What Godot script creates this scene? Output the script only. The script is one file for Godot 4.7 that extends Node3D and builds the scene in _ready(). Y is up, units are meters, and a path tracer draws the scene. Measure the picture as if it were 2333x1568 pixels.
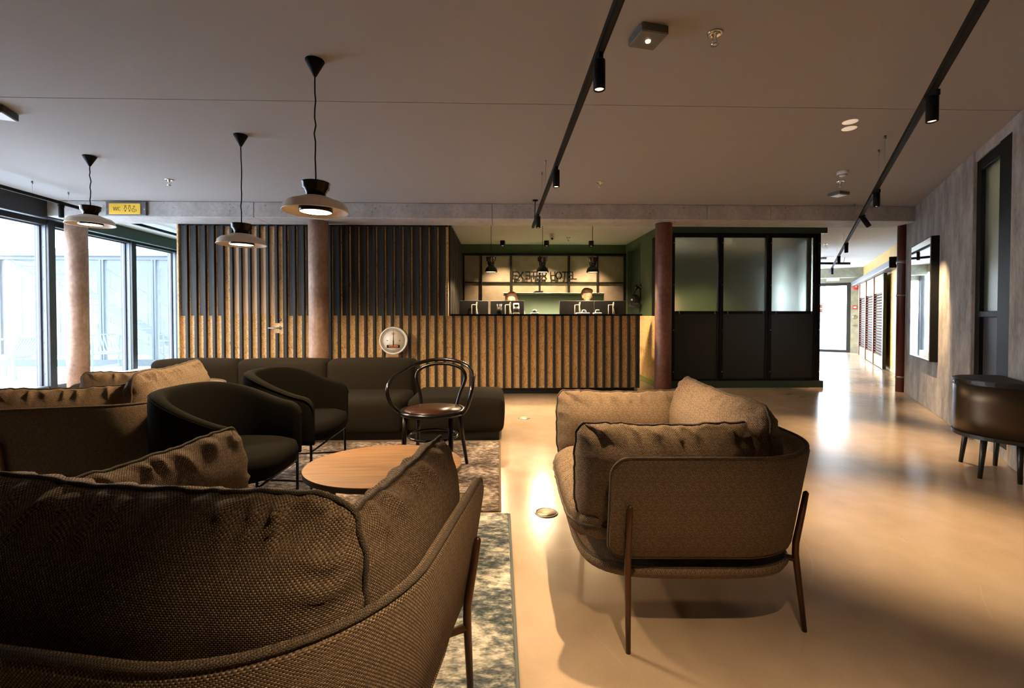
extends Node3D

# ------------------------------------------------------------------ mesh builder
class Mb:
	var v := PackedVector3Array()
	var g := PackedInt32Array()
	var next := 1

	func tris(t: PackedVector3Array, smooth := true, xf := Transform3D.IDENTITY) -> void:
		var vol := 0.0
		var o := t[0]
		for i in range(0, t.size(), 3):
			vol += (t[i] - o).dot((t[i + 1] - o).cross(t[i + 2] - o))
		var swap := vol > 0.0
		if xf.basis.determinant() < 0.0:
			swap = not swap
		var id := next if smooth else -1
		if smooth:
			next += 1
		for i in range(0, t.size(), 3):
			v.append(xf * t[i])
			if swap:
				v.append(xf * t[i + 2])
				v.append(xf * t[i + 1])
			else:
				v.append(xf * t[i + 1])
				v.append(xf * t[i + 2])
			g.append(id)

	func box(c: Vector3, s: Vector3, b := 0.0, basis := Basis.IDENTITY) -> void:
		var h := s * 0.5
		b = minf(b, minf(h.x, minf(h.y, h.z)) * 0.95)
		var t := PackedVector3Array()
		var polys := []
		if b <= 0.0:
			for ax in 3:
				for sg in [-1.0, 1.0]:
					var p := []
					for q in [[-1, -1], [1, -1], [1, 1], [-1, 1]]:
						var w := Vector3.ZERO
						w[ax] = sg * h[ax]
						w[(ax + 1) % 3] = q[0] * h[(ax + 1) % 3]
						w[(ax + 2) % 3] = q[1] * h[(ax + 2) % 3]
						p.append(w)
					polys.append(p)
		else:
			for ax in 3:
				var a1 := (ax + 1) % 3
				var a2 := (ax + 2) % 3
				for sg in [-1.0, 1.0]:
					var p := []
					for q in [[-1, -1], [1, -1], [1, 1], [-1, 1]]:
						var w := Vector3.ZERO
						w[ax] = sg * h[ax]
						w[a1] = q[0] * (h[a1] - b)
						w[a2] = q[1] * (h[a2] - b)
						p.append(w)
					polys.append(p)
				for s1 in [-1.0, 1.0]:
					for s2 in [-1.0, 1.0]:
						var p := []
						for q in [[-1, 0], [1, 0], [1, 1], [-1, 1]]:
							var w := Vector3.ZERO
							w[ax] = q[0] * (h[ax] - b)
							w[a1] = s1 * (h[a1] - (0.0 if q[1] == 0 else b))
							w[a2] = s2 * (h[a2] - (b if q[1] == 0 else 0.0))
							p.append(w)
						polys.append(p)
			for sx in [-1.0, 1.0]:
				for sy in [-1.0, 1.0]:
					for sz in [-1.0, 1.0]:
						polys.append([Vector3(sx * h.x, sy * (h.y - b), sz * (h.z - b)), Vector3(sx * (h.x - b), sy * h.y, sz * (h.z - b)), Vector3(sx * (h.x - b), sy * (h.y - b), sz * h.z)])
		for p in polys:
			for k in range(1, p.size() - 1):
				var a: Vector3 = p[0]
				var bb: Vector3 = p[k]
				var cc: Vector3 = p[k + 1]
				if (bb - a).cross(cc - a).dot(a + bb + cc) < 0.0:
					t.append_array([a, cc, bb])
				else:
					t.append_array([a, bb, cc])
		tris(t, false, Transform3D(basis, c))

	func grid(rows: Array, close_i := false, close_j := false, cap := false, smooth := true, xf := Transform3D.IDENTITY) -> void:
		var t := PackedVector3Array()
		var ni := rows.size()
		var nj: int = rows[0].size()
		for i in (ni if close_i else ni - 1):
			var r0 = rows[i]
			var r1 = rows[(i + 1) % ni]
			for j in (nj if close_j else nj - 1):
				var a: Vector3 = r0[j]
				var b: Vector3 = r0[(j + 1) % nj]
				var c: Vector3 = r1[(j + 1) % nj]
				var d: Vector3 = r1[j]
				if not a.is_equal_approx(b):
					t.append_array([a, b, c])
				if not c.is_equal_approx(d):
					t.append_array([a, c, d])
		if cap:
			for e in [0, ni - 1]:
				var m := Vector3.ZERO
				for q in rows[e]:
					m += q
				m /= nj
				for j in nj:
					if e == 0:
						t.append_array([m, rows[e][(j + 1) % nj], rows[e][j]])
					else:
						t.append_array([m, rows[e][j], rows[e][(j + 1) % nj]])
		tris(t, smooth, xf)

	func tube(pts: Array, rad, sides := 8, closed := false, xf := Transform3D.IDENTITY) -> void:
		var n := pts.size()
		var rows := []
		var up := Vector3.ZERO
		for i in n:
			var p: Vector3 = pts[i]
			var prv: Vector3 = pts[(i - 1 + n) % n] if (closed or i > 0) else p
			var nxt: Vector3 = pts[(i + 1) % n] if (closed or i < n - 1) else p
			var d := (nxt - prv).normalized()
			if up == Vector3.ZERO:
				up = d.cross(Vector3.UP if absf(d.y) < 0.9 else Vector3.RIGHT).normalized()
			up = (up - d * up.dot(d)).normalized()
			var w := d.cross(up)
			var r: float = rad[i] if rad is Array else rad
			var row := []
			for k in sides:
				var a := TAU * k / sides
				row.append(p + (up * cos(a) + w * sin(a)) * r)
			rows.append(row)
		grid(rows, closed, true, not closed, true, xf)

	func lathe(prof: Array, segs := 24, xf := Transform3D.IDENTITY, smooth := true) -> void:
		# prof: Vector2(radius, height), an outline that starts and ends on the axis or returns to its start
		var rows := []
		for k in segs:
			var a := TAU * k / segs
			var row := []
			for p in prof:
				row.append(Vector3(p.x * cos(a), p.y, p.x * sin(a)))
			rows.append(row)
		var t := PackedVector3Array()
		var nj: int = prof.size()
		for i in segs:
			var r0 = rows[i]
			var r1 = rows[(i + 1) % segs]
			for j in nj - 1:
				if prof[j].x > 1e-6:
					t.append_array([r0[j], r0[j + 1], r1[j]])
				if prof[j + 1].x > 1e-6:
					t.append_array([r1[j], r0[j + 1], r1[j + 1]])
		tris(t, smooth, xf)

	func prism(poly: PackedVector2Array, y0: float, y1: float, xf := Transform3D.IDENTITY, bev := 0.0) -> void:
		# poly in x,z; extruded along y
		var idx := Geometry2D.triangulate_polygon(poly)
		var t := PackedVector3Array()
		var n := poly.size()
		var inner := poly
		if bev > 0.0:
			var off := Geometry2D.offset_polygon(poly, -bev)
			if off.size() > 0 and off[0].size() == n:
				# match the start by the nearest vertex
				var best := 0
				for k in n:
					if off[0][k].distance_squared_to(poly[0]) < off[0][best].distance_squared_to(poly[0]):
						best = k
				inner = PackedVector2Array()
				for k in n:
					inner.append(off[0][(best + k) % n])
			else:
				bev = 0.0
		var ccw := not Geometry2D.is_polygon_clockwise(poly)
		for i in range(0, idx.size(), 3):
			var a := inner[idx[i]]
			var b := inner[idx[i + 1]]
			var c := inner[idx[i + 2]]
			var cr := (b - a).cross(c - a)
			var s := 1 if cr > 0 else -1
			var top := [Vector3(a.x, y1, a.y), Vector3(b.x, y1, b.y), Vector3(c.x, y1, c.y)]
			var bot := [Vector3(a.x, y0, a.y), Vector3(b.x, y0, b.y), Vector3(c.x, y0, c.y)]
			if s > 0:
				t.append_array([top[0], top[2], top[1], bot[0], bot[1], bot[2]])
			else:
				t.append_array([top[0], top[1], top[2], bot[0], bot[2], bot[1]])
		var rings := [[poly, y0], [poly, y1]]
		if bev > 0.0:
			rings = [[inner, y0], [poly, y0 + bev], [poly, y1 - bev], [inner, y1]]
		for r in rings.size() - 1:
			for k in n:
				var a: Vector2 = rings[r][0][k]
				var b: Vector2 = rings[r][0][(k + 1) % n]
				var a2: Vector2 = rings[r + 1][0][k]
				var b2: Vector2 = rings[r + 1][0][(k + 1) % n]
				var A := Vector3(a.x, rings[r][1], a.y)
				var B := Vector3(b.x, rings[r][1], b.y)
				var C := Vector3(b2.x, rings[r + 1][1], b2.y)
				var D := Vector3(a2.x, rings[r + 1][1], a2.y)
				if ccw:
					t.append_array([A, C, B, A, D, C])
				else:
					t.append_array([A, B, C, A, C, D])
		tris(t, false, xf)

	func commit() -> ArrayMesh:
		var st := SurfaceTool.new()
		st.begin(Mesh.PRIMITIVE_TRIANGLES)
		for i in g.size():
			st.set_smooth_group(g[i])
			st.add_vertex(v[i * 3])
			st.set_smooth_group(g[i])
			st.add_vertex(v[i * 3 + 1])
			st.set_smooth_group(g[i])
			st.add_vertex(v[i * 3 + 2])
		st.generate_normals()
		st.index()
		return st.commit()

# ------------------------------------------------------------------ scene helpers
var used := {}
var mt := {}
var boxes := {}

func numbered(called: String) -> String:
	if not used.has(called):
		used[called] = 0
		return called
	used[called] += 1
	return "%s_%03d" % [called, used[called]]

func thing(called: String, label: String, category: String, at := Vector3.ZERO, turn := 0.0, group := "") -> Node3D:
	var o := Node3D.new()
	o.name = numbered(called)
	add_child(o)
	o.position = at
	o.rotation.y = turn
	o.set_meta("label", label)
	o.set_meta("category", category)
	if group != "":
		o.set_meta("group", group)
	return o

func struct(called: String, label := "") -> Node3D:
	var o := Node3D.new()
	o.name = numbered(called)
	add_child(o)
	o.set_meta("kind", "structure")
	if label != "":
		o.set_meta("label", label)
	return o

func put(called: String, m: Mesh, material: Material, parent: Node, at := Vector3.ZERO, basis := Basis.IDENTITY) -> MeshInstance3D:
	var o := MeshInstance3D.new()
	o.name = called
	o.mesh = m
	o.material_override = material
	o.transform = Transform3D(basis, at)
	o.cast_shadow = GeometryInstance3D.SHADOW_CASTING_SETTING_ON
	parent.add_child(o, true)
	return o

func bm(s: Vector3, b := 0.0) -> Mesh:
	var key := "%.4f %.4f %.4f %.4f" % [s.x, s.y, s.z, b]
	if not boxes.has(key):
		var m := Mb.new()
		m.box(Vector3.ZERO, s, b)
		boxes[key] = m.commit()
	return boxes[key]

func bx(called: String, lo: Vector3, hi: Vector3, material: Material, parent: Node, b := 0.0) -> MeshInstance3D:
	return put(called, bm((hi - lo).abs(), b), material, parent, (lo + hi) * 0.5)

func copy(o: Node3D, label := "", group := "") -> Node3D:
	var c: Node3D = o.duplicate()
	var base := String(o.name)
	var r := RegEx.create_from_string("_\\d{3}$")
	c.name = numbered(r.sub(base, ""))
	add_child(c)
	if label != "":
		c.set_meta("label", label)
	if group != "":
		c.set_meta("group", group)
	return c

func spot(parent: Node3D, at: Vector3, to: Vector3, energy: float, color: Color, angle := 35.0, soft := 0.02, blend := 0.7) -> void:
	var l := SpotLight3D.new()
	l.name = "spot_glow"
	l.light_energy = energy
	l.light_color = color
	l.spot_angle = angle
	l.spot_angle_attenuation = blend
	l.spot_range = 14.0
	l.spot_attenuation = 2.0
	l.light_size = soft
	l.shadow_enabled = true
	parent.add_child(l, true)
	var d := (to - at).normalized()
	l.transform = Transform3D(Basis.looking_at(d, Vector3.FORWARD if absf(d.y) > 0.9 else Vector3.UP), at)

func omni(parent: Node3D, at: Vector3, energy: float, color: Color, soft := 0.03) -> void:
	var l := OmniLight3D.new()
	l.name = "bulb_glow"
	l.light_energy = energy
	l.light_color = color
	l.omni_range = 14.0
	l.omni_attenuation = 2.0
	l.light_size = soft
	l.shadow_enabled = true
	l.position = at
	parent.add_child(l, true)

# ------------------------------------------------------------------ textures
func noise_bytes(size: int, freq: float, seed_: int, oct := 4, type := FastNoiseLite.TYPE_SIMPLEX_SMOOTH) -> PackedByteArray:
	var n := FastNoiseLite.new()
	n.noise_type = type
	n.frequency = freq
	n.seed = seed_
	n.fractal_octaves = oct
	var im := n.get_seamless_image(size, size)
	im.convert(Image.FORMAT_L8)
	return im.get_data()

func mix_tex(size: int, layers: Array, ramp: Array) -> ImageTexture:
	# layers: [bytes, weight]; the weighted sum (0..1) picks a colour from ramp [[pos, Color]]
	var lut := PackedByteArray()
	lut.resize(256 * 3)
	for i in 256:
		var f := i / 255.0
		var c: Color = ramp[0][1]
		for k in ramp.size() - 1:
			if f >= ramp[k][0]:
				c = (ramp[k][1] as Color).lerp(ramp[k + 1][1], clampf((f - ramp[k][0]) / maxf(1e-5, ramp[k + 1][0] - ramp[k][0]), 0, 1))
		lut[i * 3] = int(clampf(c.r, 0, 1) * 255)
		lut[i * 3 + 1] = int(clampf(c.g, 0, 1) * 255)
		lut[i * 3 + 2] = int(clampf(c.b, 0, 1) * 255)
	var out := PackedByteArray()
	out.resize(size * size * 3)
	var total := 0.0
	for l in layers:
		total += l[1]
	var rng := RandomNumberGenerator.new()
	rng.seed = size + layers.size()
	for i in size * size:
		var f := 0.0
		for l in layers:
			f += l[0][i] * l[1]
		var q := int(clampf(f / total + rng.randf_range(-6.0, 6.0), 0, 255)) * 3
		out[i * 3] = lut[q]
		out[i * 3 + 1] = lut[q + 1]
		out[i * 3 + 2] = lut[q + 2]
	return ImageTexture.create_from_image(Image.create_from_data(size, size, false, Image.FORMAT_RGB8, out))

func grey_tex(size: int, layers: Array, lo := 0.0, hi := 1.0) -> ImageTexture:
	return mix_tex(size, layers, [[0.0, Color(lo, lo, lo)], [1.0, Color(hi, hi, hi)]])

func stretch(b: PackedByteArray, size: int, k: int) -> PackedByteArray:
	# the same noise drawn out k times along v, so that it reads as grain; it still repeats without a seam
	var src := Image.create_from_data(size, size, false, Image.FORMAT_L8, b)
	var need := size / k + 8
	var part := src.get_region(Rect2i(0, 0, size, need))
	part.resize(size, need * k, Image.INTERPOLATE_CUBIC)
	var other := src.get_region(Rect2i(0, size / 2, size, need))
	other.resize(size, need * k, Image.INTERPOLATE_CUBIC)
	var p := part.get_data()
	var o := other.get_data()
	var out := PackedByteArray()
	out.resize(size * size)
	for y in size:
		var w := 0.5 - 0.5 * cos(TAU * y / size)
		for x in size:
			var q := y * size + x
			out[q] = clampi(int((p[q] - 128.0) * sqrt(w) + (o[((y + size / 2) % size) * size + x] - 128.0) * sqrt(1.0 - w) + 128.0), 0, 255)
	return out

func turned(b: PackedByteArray, size: int) -> PackedByteArray:
	var out := PackedByteArray()
	out.resize(size * size)
	for y in size:
		for x in size:
			out[x * size + y] = b[y * size + x]
	return out

func weave_tex(cells: int, px: int, light: Color, dark: Color, seed_: int, height: bool) -> ImageTexture:
	# plain basket weave: one yarn light, one dark
	var size := cells * px
	var im := Image.create(size, size, false, Image.FORMAT_RGB8)
	var rng := RandomNumberGenerator.new()
	rng.seed = seed_
	var tone := []
	for i in cells * cells:
		tone.append(rng.randf_range(-0.16, 0.16))
	for y in size:
		for x in size:
			var ci := x / px
			var cj := y / px
			var fx := (x % px + 0.5) / px * 2 - 1
			var fy := (y % px + 0.5) / px * 2 - 1
			var over := (ci + cj) % 2 == 0
			var a := fx if over else fy
			var b := fy if over else fx
			var hgt := sqrt(maxf(0, 1 - b * b)) * (1 - 0.55 * a * a)
			if height:
				im.set_pixel(x, y, Color(hgt, hgt, hgt))
			else:
				var c: Color = (light if over else dark) * (1.0 + tone[cj * cells + ci])
				im.set_pixel(x, y, c)
	return ImageTexture.create_from_image(im)

func osb_tex(size: int, base: Color, count: int, seed_: int) -> ImageTexture:
	var im := Image.create(size, size, false, Image.FORMAT_RGB8)
	im.fill(base)
	var rng := RandomNumberGenerator.new()
	rng.seed = seed_
	for k in count:
		var a := rng.randfn(PI / 2, 0.75)
		var ln := rng.randf_range(18, 62)
		var wd := rng.randf_range(3, 10)
		var c := base
		var q := rng.randf()
		if q < 0.12:
			c = base.darkened(rng.randf_range(0.25, 0.55))
		elif q < 0.5:
			c = base.darkened(rng.randf_range(0.0, 0.18))
		else:
			c = base.lightened(rng.randf_range(0.0, 0.22))
		if q < 0.12:
			wd *= 0.45
			ln *= 0.8
		c = Color(c.r, c.g * rng.randf_range(0.96, 1.03), c.b * rng.randf_range(0.85, 1.08))
		var cx := rng.randi() % size
		var cy := rng.randi() % size
		var ca := cos(a)
		var sa := sin(a)
		var i := -ln / 2
		while i < ln / 2:
			var w2 := wd / 2 * (1.0 - 0.5 * absf(i) / (ln / 2))
			var j := -w2
			while j < w2:
				var x := posmod(int(cx + i * ca - j * sa), size)
				var y := posmod(int(cy + i * sa + j * ca), size)
				im.set_pixel(x, y, c)
				j += 0.8
			i += 0.8
	return ImageTexture.create_from_image(im)

func mat(called: String, c: Color, rough := 0.7, metal := 0.0, tex: Texture2D = null, scale := Vector3.ONE, bump: Texture2D = null, bump_cm := 0.0, world := false) -> StandardMaterial3D:
	var m := StandardMaterial3D.new()
	m.resource_name = called
	m.albedo_color = c
	m.roughness = rough
	m.metallic = metal
	if tex:
		m.albedo_texture = tex
	if bump:
		m.heightmap_enabled = true
		m.heightmap_texture = bump
		m.heightmap_scale = bump_cm
	if tex or bump:
		m.uv1_triplanar = true
		m.uv1_world_triplanar = world
		m.uv1_scale = scale
		m.uv1_triplanar_sharpness = 6.0
	mt[called] = m
	return m

func glow(called: String, c: Color, e: float) -> StandardMaterial3D:
	var m := StandardMaterial3D.new()
	m.resource_name = called
	m.albedo_color = Color(0.9, 0.88, 0.84)
	m.emission_enabled = true
	m.emission = c
	m.emission_energy_multiplier = e
	mt[called] = m
	return m

func glass(called: String, tint: Color, alpha: float, rough := 0.02) -> StandardMaterial3D:
	var m := StandardMaterial3D.new()
	m.resource_name = called
	m.transparency = BaseMaterial3D.TRANSPARENCY_ALPHA
	m.albedo_color = Color(tint.r, tint.g, tint.b, alpha)
	m.roughness = rough
	mt[called] = m
	return m

func frosted(called: String, tint: Color, rough: float) -> StandardMaterial3D:
	var m := StandardMaterial3D.new()
	m.resource_name = called
	m.refraction_enabled = true
	m.refraction_scale = 0.03
	m.albedo_color = Color(tint.r, tint.g, tint.b, 0.04)
	m.roughness = rough
	mt[called] = m
	return m

func make_materials() -> void:
	var n1 := noise_bytes(512, 0.008, 11, 5)
	var n2 := noise_bytes(512, 0.05, 12, 4)
	var n3 := noise_bytes(512, 0.2, 13, 2)
	var cell := noise_bytes(512, 0.03, 14, 3, FastNoiseLite.TYPE_CELLULAR)
	# plain paints and metals
	mat("black_metal", Color(0.035, 0.035, 0.037), 0.6, 0.0).metallic_specular = 0.3
	mat("black_gloss", Color(0.02, 0.02, 0.02), 0.16)
	mat("black_panel", Color(0.035, 0.037, 0.036), 0.55)
	mat("dark_frame", Color(0.16, 0.17, 0.19), 0.42)
	mat("frame_grey", Color(0.42, 0.45, 0.5), 0.4)
	mat("chrome", Color(0.85, 0.84, 0.82), 0.16, 1.0)
	mat("steel", Color(0.6, 0.6, 0.6), 0.35, 1.0)
	mat("white_plastic", Color(0.82, 0.81, 0.79), 0.4)
	mat("warm_white", Color(0.8, 0.77, 0.72), 0.4)
	mat("stand_grey", Color(0.55, 0.53, 0.5), 0.4)
	mat("grey_plastic", Color(0.2, 0.2, 0.21), 0.5)
	mat("box_grey", Color(0.38, 0.37, 0.36), 0.55)
	mat("rubber", Color(0.03, 0.03, 0.03), 0.8)
	mat("green_paint", Color(0.27, 0.33, 0.22), 0.6, 0.0, grey_tex(512, [[n2, 1.0], [n3, 1.0]], 0.92, 1.0), Vector3(1, 1, 1))
	mat("deep_green", Color(0.12, 0.2, 0.15), 0.55)
	mat("pale_green", Color(0.62, 0.64, 0.4), 0.5)
	mat("sage_panel", Color(0.5, 0.62, 0.54), 0.45)
	mat("yellow_paint", Color(0.86, 0.7, 0.38), 0.45, 0.0, grey_tex(512, [[n1, 1.0], [n2, 0.4]], 0.9, 1.0), Vector3(0.6, 0.6, 0.6))
	mat("sign_yellow", Color(0.95, 0.76, 0.24), 0.5)
	mat("sign_ink", Color(0.36, 0.27, 0.06), 0.6)
	mat("red_paint", Color(0.75, 0.12, 0.08), 0.5)
	mat("orange_print", Color(0.85, 0.48, 0.25), 0.6)
	mat("mint", Color(0.36, 0.5, 0.43), 0.5)
	mat("snow", Color(0.8, 0.82, 0.85), 0.9, 0.0)
	mat("skin", Color(0.87, 0.66, 0.55), 0.5)
	mat("hair_brown", Color(0.32, 0.2, 0.12), 0.6)
	mat("hair_light", Color(0.42, 0.31, 0.2), 0.6)
	mat("cloth_dark", Color(0.12, 0.12, 0.13), 0.9)
	mat("cloth_white", Color(0.8, 0.8, 0.78), 0.9)
	mat("eye_dark", Color(0.08, 0.06, 0.05), 0.3)
	mat("lips", Color(0.7, 0.4, 0.36), 0.5)
	mat("mirror", Color(0.93, 0.95, 0.94), 0.02, 1.0)
	mat("lacquer", Color(0.86, 0.74, 0.62), 0.12)
	# ceiling plaster
	mat("plaster", Color(0.61, 0.595, 0.58), 0.92, 0.0)
	mat("plaster_white", Color(0.78, 0.78, 0.77), 0.92, 0.0, grey_tex(512, [[n1, 0.6], [n2, 0.5]], 0.955, 1.0), Vector3(0.35, 0.35, 0.35))
	mat("plaster_tan", Color(0.62, 0.56, 0.49), 0.85)
	# polished cement floor: colour blotches, trowel streaks, fine scratches
	var rng := RandomNumberGenerator.new()
	rng.seed = 77
	var fl := Image.create(1024, 1024, false, Image.FORMAT_RGB8)
	var fb := noise_bytes(1024, 0.004, 31, 5)
	var fc := noise_bytes(1024, 0.02, 32, 4)
	var rough := PackedByteArray()
	rough.resize(1024 * 1024)
	var col := PackedByteArray()
	col.resize(1024 * 1024 * 3)
	for i in 1024 * 1024:
		var f := fb[i] / 255.0
		var h := fc[i] / 255.0
		var k := 0.9 + 0.1 * (f - 0.5) + 0.06 * (h - 0.5) + rng.randf_range(-0.014, 0.014)
		col[i * 3] = int(clampf(k * 178, 0, 255))
		col[i * 3 + 1] = int(clampf(k * (153 + 4 * f), 0, 255))
		col[i * 3 + 2] = int(clampf(k * (126 + 10 * f), 0, 255))
		rough[i] = int(clampf(255 * (0.185 + 0.055 * f + 0.02 * (h - 0.5)), 0, 255))
	for s in 90:
		var x := rng.randf() * 1024
		var y := rng.randf() * 1024
		var a := rng.randf() * TAU
		var bend := rng.randf_range(-0.004, 0.004)
		var tone := rng.randf_range(4, 12)
		for step in rng.randi_range(20, 190):
			x += cos(a)
			y += sin(a)
			a += bend
			var q := posmod(int(y), 1024) * 1024 + posmod(int(x), 1024)
			for ch in 3:
				col[q * 3 + ch] = mini(255, int(col[q * 3 + ch] + tone))
			rough[q] = 66
	fl = Image.create_from_data(1024, 1024, false, Image.FORMAT_RGB8, col)
	var m := mat("floor_cement", Color(1, 1, 1), 1.0, 0.0, ImageTexture.create_from_image(fl), Vector3(0.24, 0.24, 0.24), null, 0.0, true)
	m.roughness_texture = ImageTexture.create_from_image(Image.create_from_data(1024, 1024, false, Image.FORMAT_L8, rough))
	m.metallic_specular = 0.6
	# cast concrete with pores
	var pores := PackedByteArray()
	pores.resize(512 * 512)
	pores.fill(255)
	for s in 260:
		var x := rng.randi() % 512
		var y := rng.randi() % 512
		var r := rng.randf_range(0.6, 3.2)
		for dy in range(-4, 5):
			for dx in range(-4, 5):
				if dx * dx + dy * dy <= r * r:
					pores[posmod(y + dy, 512) * 512 + posmod(x + dx, 512)] = 60
	var conc := mix_tex(512, [[n1, 1.3], [n2, 0.8], [n3, 0.3], [pores, 0.9]], [[0.0, Color(0.3, 0.28, 0.27)], [0.42, Color(0.5, 0.47, 0.45)], [0.62, Color(0.62, 0.59, 0.565)], [1.0, Color(0.74, 0.71, 0.68)]])
	var conc_h := grey_tex(512, [[n2, 0.6], [n3, 0.3], [pores, 1.2]])
	mat("concrete", Color(1, 1, 1), 0.75, 0.0, conc, Vector3(0.7, 0.7, 0.7), conc_h, 0.35, true)
	mat("concrete_pale", Color(1.0, 1.0, 1.0), 0.75, 0.0, mix_tex(512, [[n1, 1.0], [n2, 0.7], [pores, 0.8]], [[0.0, Color(0.35, 0.34, 0.33)], [0.45, Color(0.62, 0.6, 0.58)], [1.0, Color(0.78, 0.76, 0.74)]]), Vector3(0.55, 0.55, 0.55), conc_h, 0.35, true)
	# board-marked concrete: long vertical streaks
	var streak := stretch(noise_bytes(512, 0.03, 21, 3), 512, 16)
	mat("concrete_board", Color(1, 1, 1), 0.8, 0.0, mix_tex(512, [[streak, 0.4], [n1, 1.3], [n2, 0.6], [pores, 0.5]], [[0.0, Color(0.3, 0.285, 0.275)], [0.4, Color(0.5, 0.475, 0.46)], [0.65, Color(0.62, 0.59, 0.57)], [1.0, Color(0.74, 0.71, 0.68)]]), Vector3(0.8, 0.4, 0.8), grey_tex(512, [[streak, 0.5], [n2, 0.5], [pores, 0.6]]), 0.3)
	mat("concrete_green", Color(1, 1, 1), 0.7, 0.0, mix_tex(512, [[n1, 1.2], [n2, 0.8], [pores, 0.7]], [[0.0, Color(0.3, 0.3, 0.27)], [0.5, Color(0.55, 0.55, 0.49)], [1.0, Color(0.7, 0.7, 0.63)]]), Vector3(0.7, 0.7, 0.7), null, 0.0, true)
	# columns: brown stained cement and rusty steel
	mat("column_tan", Color(1, 1, 1), 0.62, 0.0, mix_tex(512, [[n1, 1.2], [n2, 0.9], [stretch(n2, 512, 6), 0.5], [pores, 0.4]], [[0.0, Color(0.33, 0.25, 0.2)], [0.45, Color(0.55, 0.43, 0.36)], [0.75, Color(0.66, 0.54, 0.46)], [1.0, Color(0.76, 0.65, 0.57)]]), Vector3(0.8, 0.5, 0.8))
	mat("column_rust", Color(1, 1, 1), 0.5, 0.0, mix_tex(512, [[n1, 1.0], [n2, 0.9], [n3, 0.5]], [[0.0, Color(0.2, 0.1, 0.07)], [0.5, Color(0.42, 0.25, 0.19)], [1.0, Color(0.55, 0.36, 0.28)]]), Vector3(0.8, 0.5, 0.8))
	mat("pipe_red", Color(1, 1, 1), 0.38, 0.0, mix_tex(512, [[n1, 1.0], [n2, 0.5]], [[0.0, Color(0.26, 0.09, 0.07)], [1.0, Color(0.4, 0.17, 0.13)]]), Vector3(0.8, 0.4, 0.8))
	# oriented strand board
	var strands := osb_tex(512, Color(0.9, 0.74, 0.53), 4600, 5)
	var m_osb := mat("osb", Color(1, 1, 1), 0.55, 0.0, strands, Vector3(1.35, 1.35, 1.35), null, 0.0, true)
	m_osb.metallic_specular = 0.45
	# black stained spruce, vertical grain, a few knots
	var grain := stretch(noise_bytes(512, 0.1, 41, 3), 512, 20)
	for k in 9:
		var kx := rng.randi() % 512
		var ky := rng.randi() % 512
		for dy in range(-14, 15):
			for dx in range(-7, 8):
				var d := sqrt(dx * dx * 4.0 + dy * dy)
				if d < 14:
					grain[posmod(ky + dy, 512) * 512 + posmod(kx + dx, 512)] = int(d * 6)
	mat("stained_wood", Color(1, 1, 1), 0.6, 0.0, mix_tex(512, [[grain, 1.0], [n2, 0.4]], [[0.0, Color(0.05, 0.045, 0.042)], [0.5, Color(0.125, 0.112, 0.103)], [1.0, Color(0.21, 0.19, 0.175)]]), Vector3(2.2, 0.9, 2.2), null, 0.0, true)
	# oak veneer, grain along x
	var oak := turned(stretch(noise_bytes(512, 0.06, 51, 5), 512, 16), 512)
	mat("oak", Color(1, 1, 1), 0.42, 0.0, mix_tex(512, [[oak, 1.0], [n3, 0.25], [n1, 0.4]], [[0.0, Color(0.36, 0.25, 0.16)], [0.4, Color(0.52, 0.385, 0.26)], [0.65, Color(0.59, 0.45, 0.315)], [1.0, Color(0.66, 0.52, 0.38)]]), Vector3(0.8, 1.6, 1.6))
	mat("oak_edge", Color(0.22, 0.14, 0.08), 0.5)
	mat("walnut_seat", Color(1, 1, 1), 0.28, 0.0, mix_tex(512, [[oak, 1.0], [n2, 0.5]], [[0.0, Color(0.12, 0.06, 0.035)], [1.0, Color(0.32, 0.17, 0.1)]]), Vector3(0.8, 2.0, 2.0))
	mat("bentwood", Color(0.055, 0.04, 0.034), 0.22)
	mat("bronze", Color(0.33, 0.225, 0.15), 0.36, 0.6)
	# upholstery
	var wl := Color(0.56, 0.475, 0.385)
	var wd := Color(0.27, 0.222, 0.178)
	var m_w := mat("weave", Color(1, 1, 1), 0.95, 0.0, weave_tex(16, 10, wl, wd, 3, false), Vector3(20, 20, 20), weave_tex(16, 10, wl, wd, 3, true), 0.14)
	m_w.metallic_specular = 0.3
	mat("piping", Color(0.72, 0.72, 0.72), 0.95, 0.0, weave_tex(16, 10, wl, wd, 6, false), Vector3(26, 26, 26), weave_tex(16, 10, wl, wd, 6, true), 0.12)
	var m_f := mat("felt_dark", Color(1, 1, 1), 1.0, 0.0, mix_tex(512, [[n3, 1.0], [noise_bytes(512, 0.4, 61, 1), 1.0]], [[0.2, Color(0.05, 0.047, 0.04)], [0.8, Color(0.115, 0.107, 0.088)]]), Vector3(5, 5, 5))
	m_f.metallic_specular = 0.12
	var m_s := mat("sofa_cloth", Color(1, 1, 1), 1.0, 0.0, mix_tex(512, [[n3, 1.0], [noise_bytes(512, 0.45, 62, 1), 1.0]], [[0.2, Color(0.105, 0.095, 0.08)], [0.8, Color(0.2, 0.182, 0.152)]]), Vector3(5, 5, 5))
	m_s.metallic_specular = 0.12
	# rugs
	var r1 := noise_bytes(512, 0.009, 71, 4)
	var r2 := noise_bytes(512, 0.06, 72, 3)
	var pile := grey_tex(512, [[n3, 1.0], [r2, 0.4]])
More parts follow.
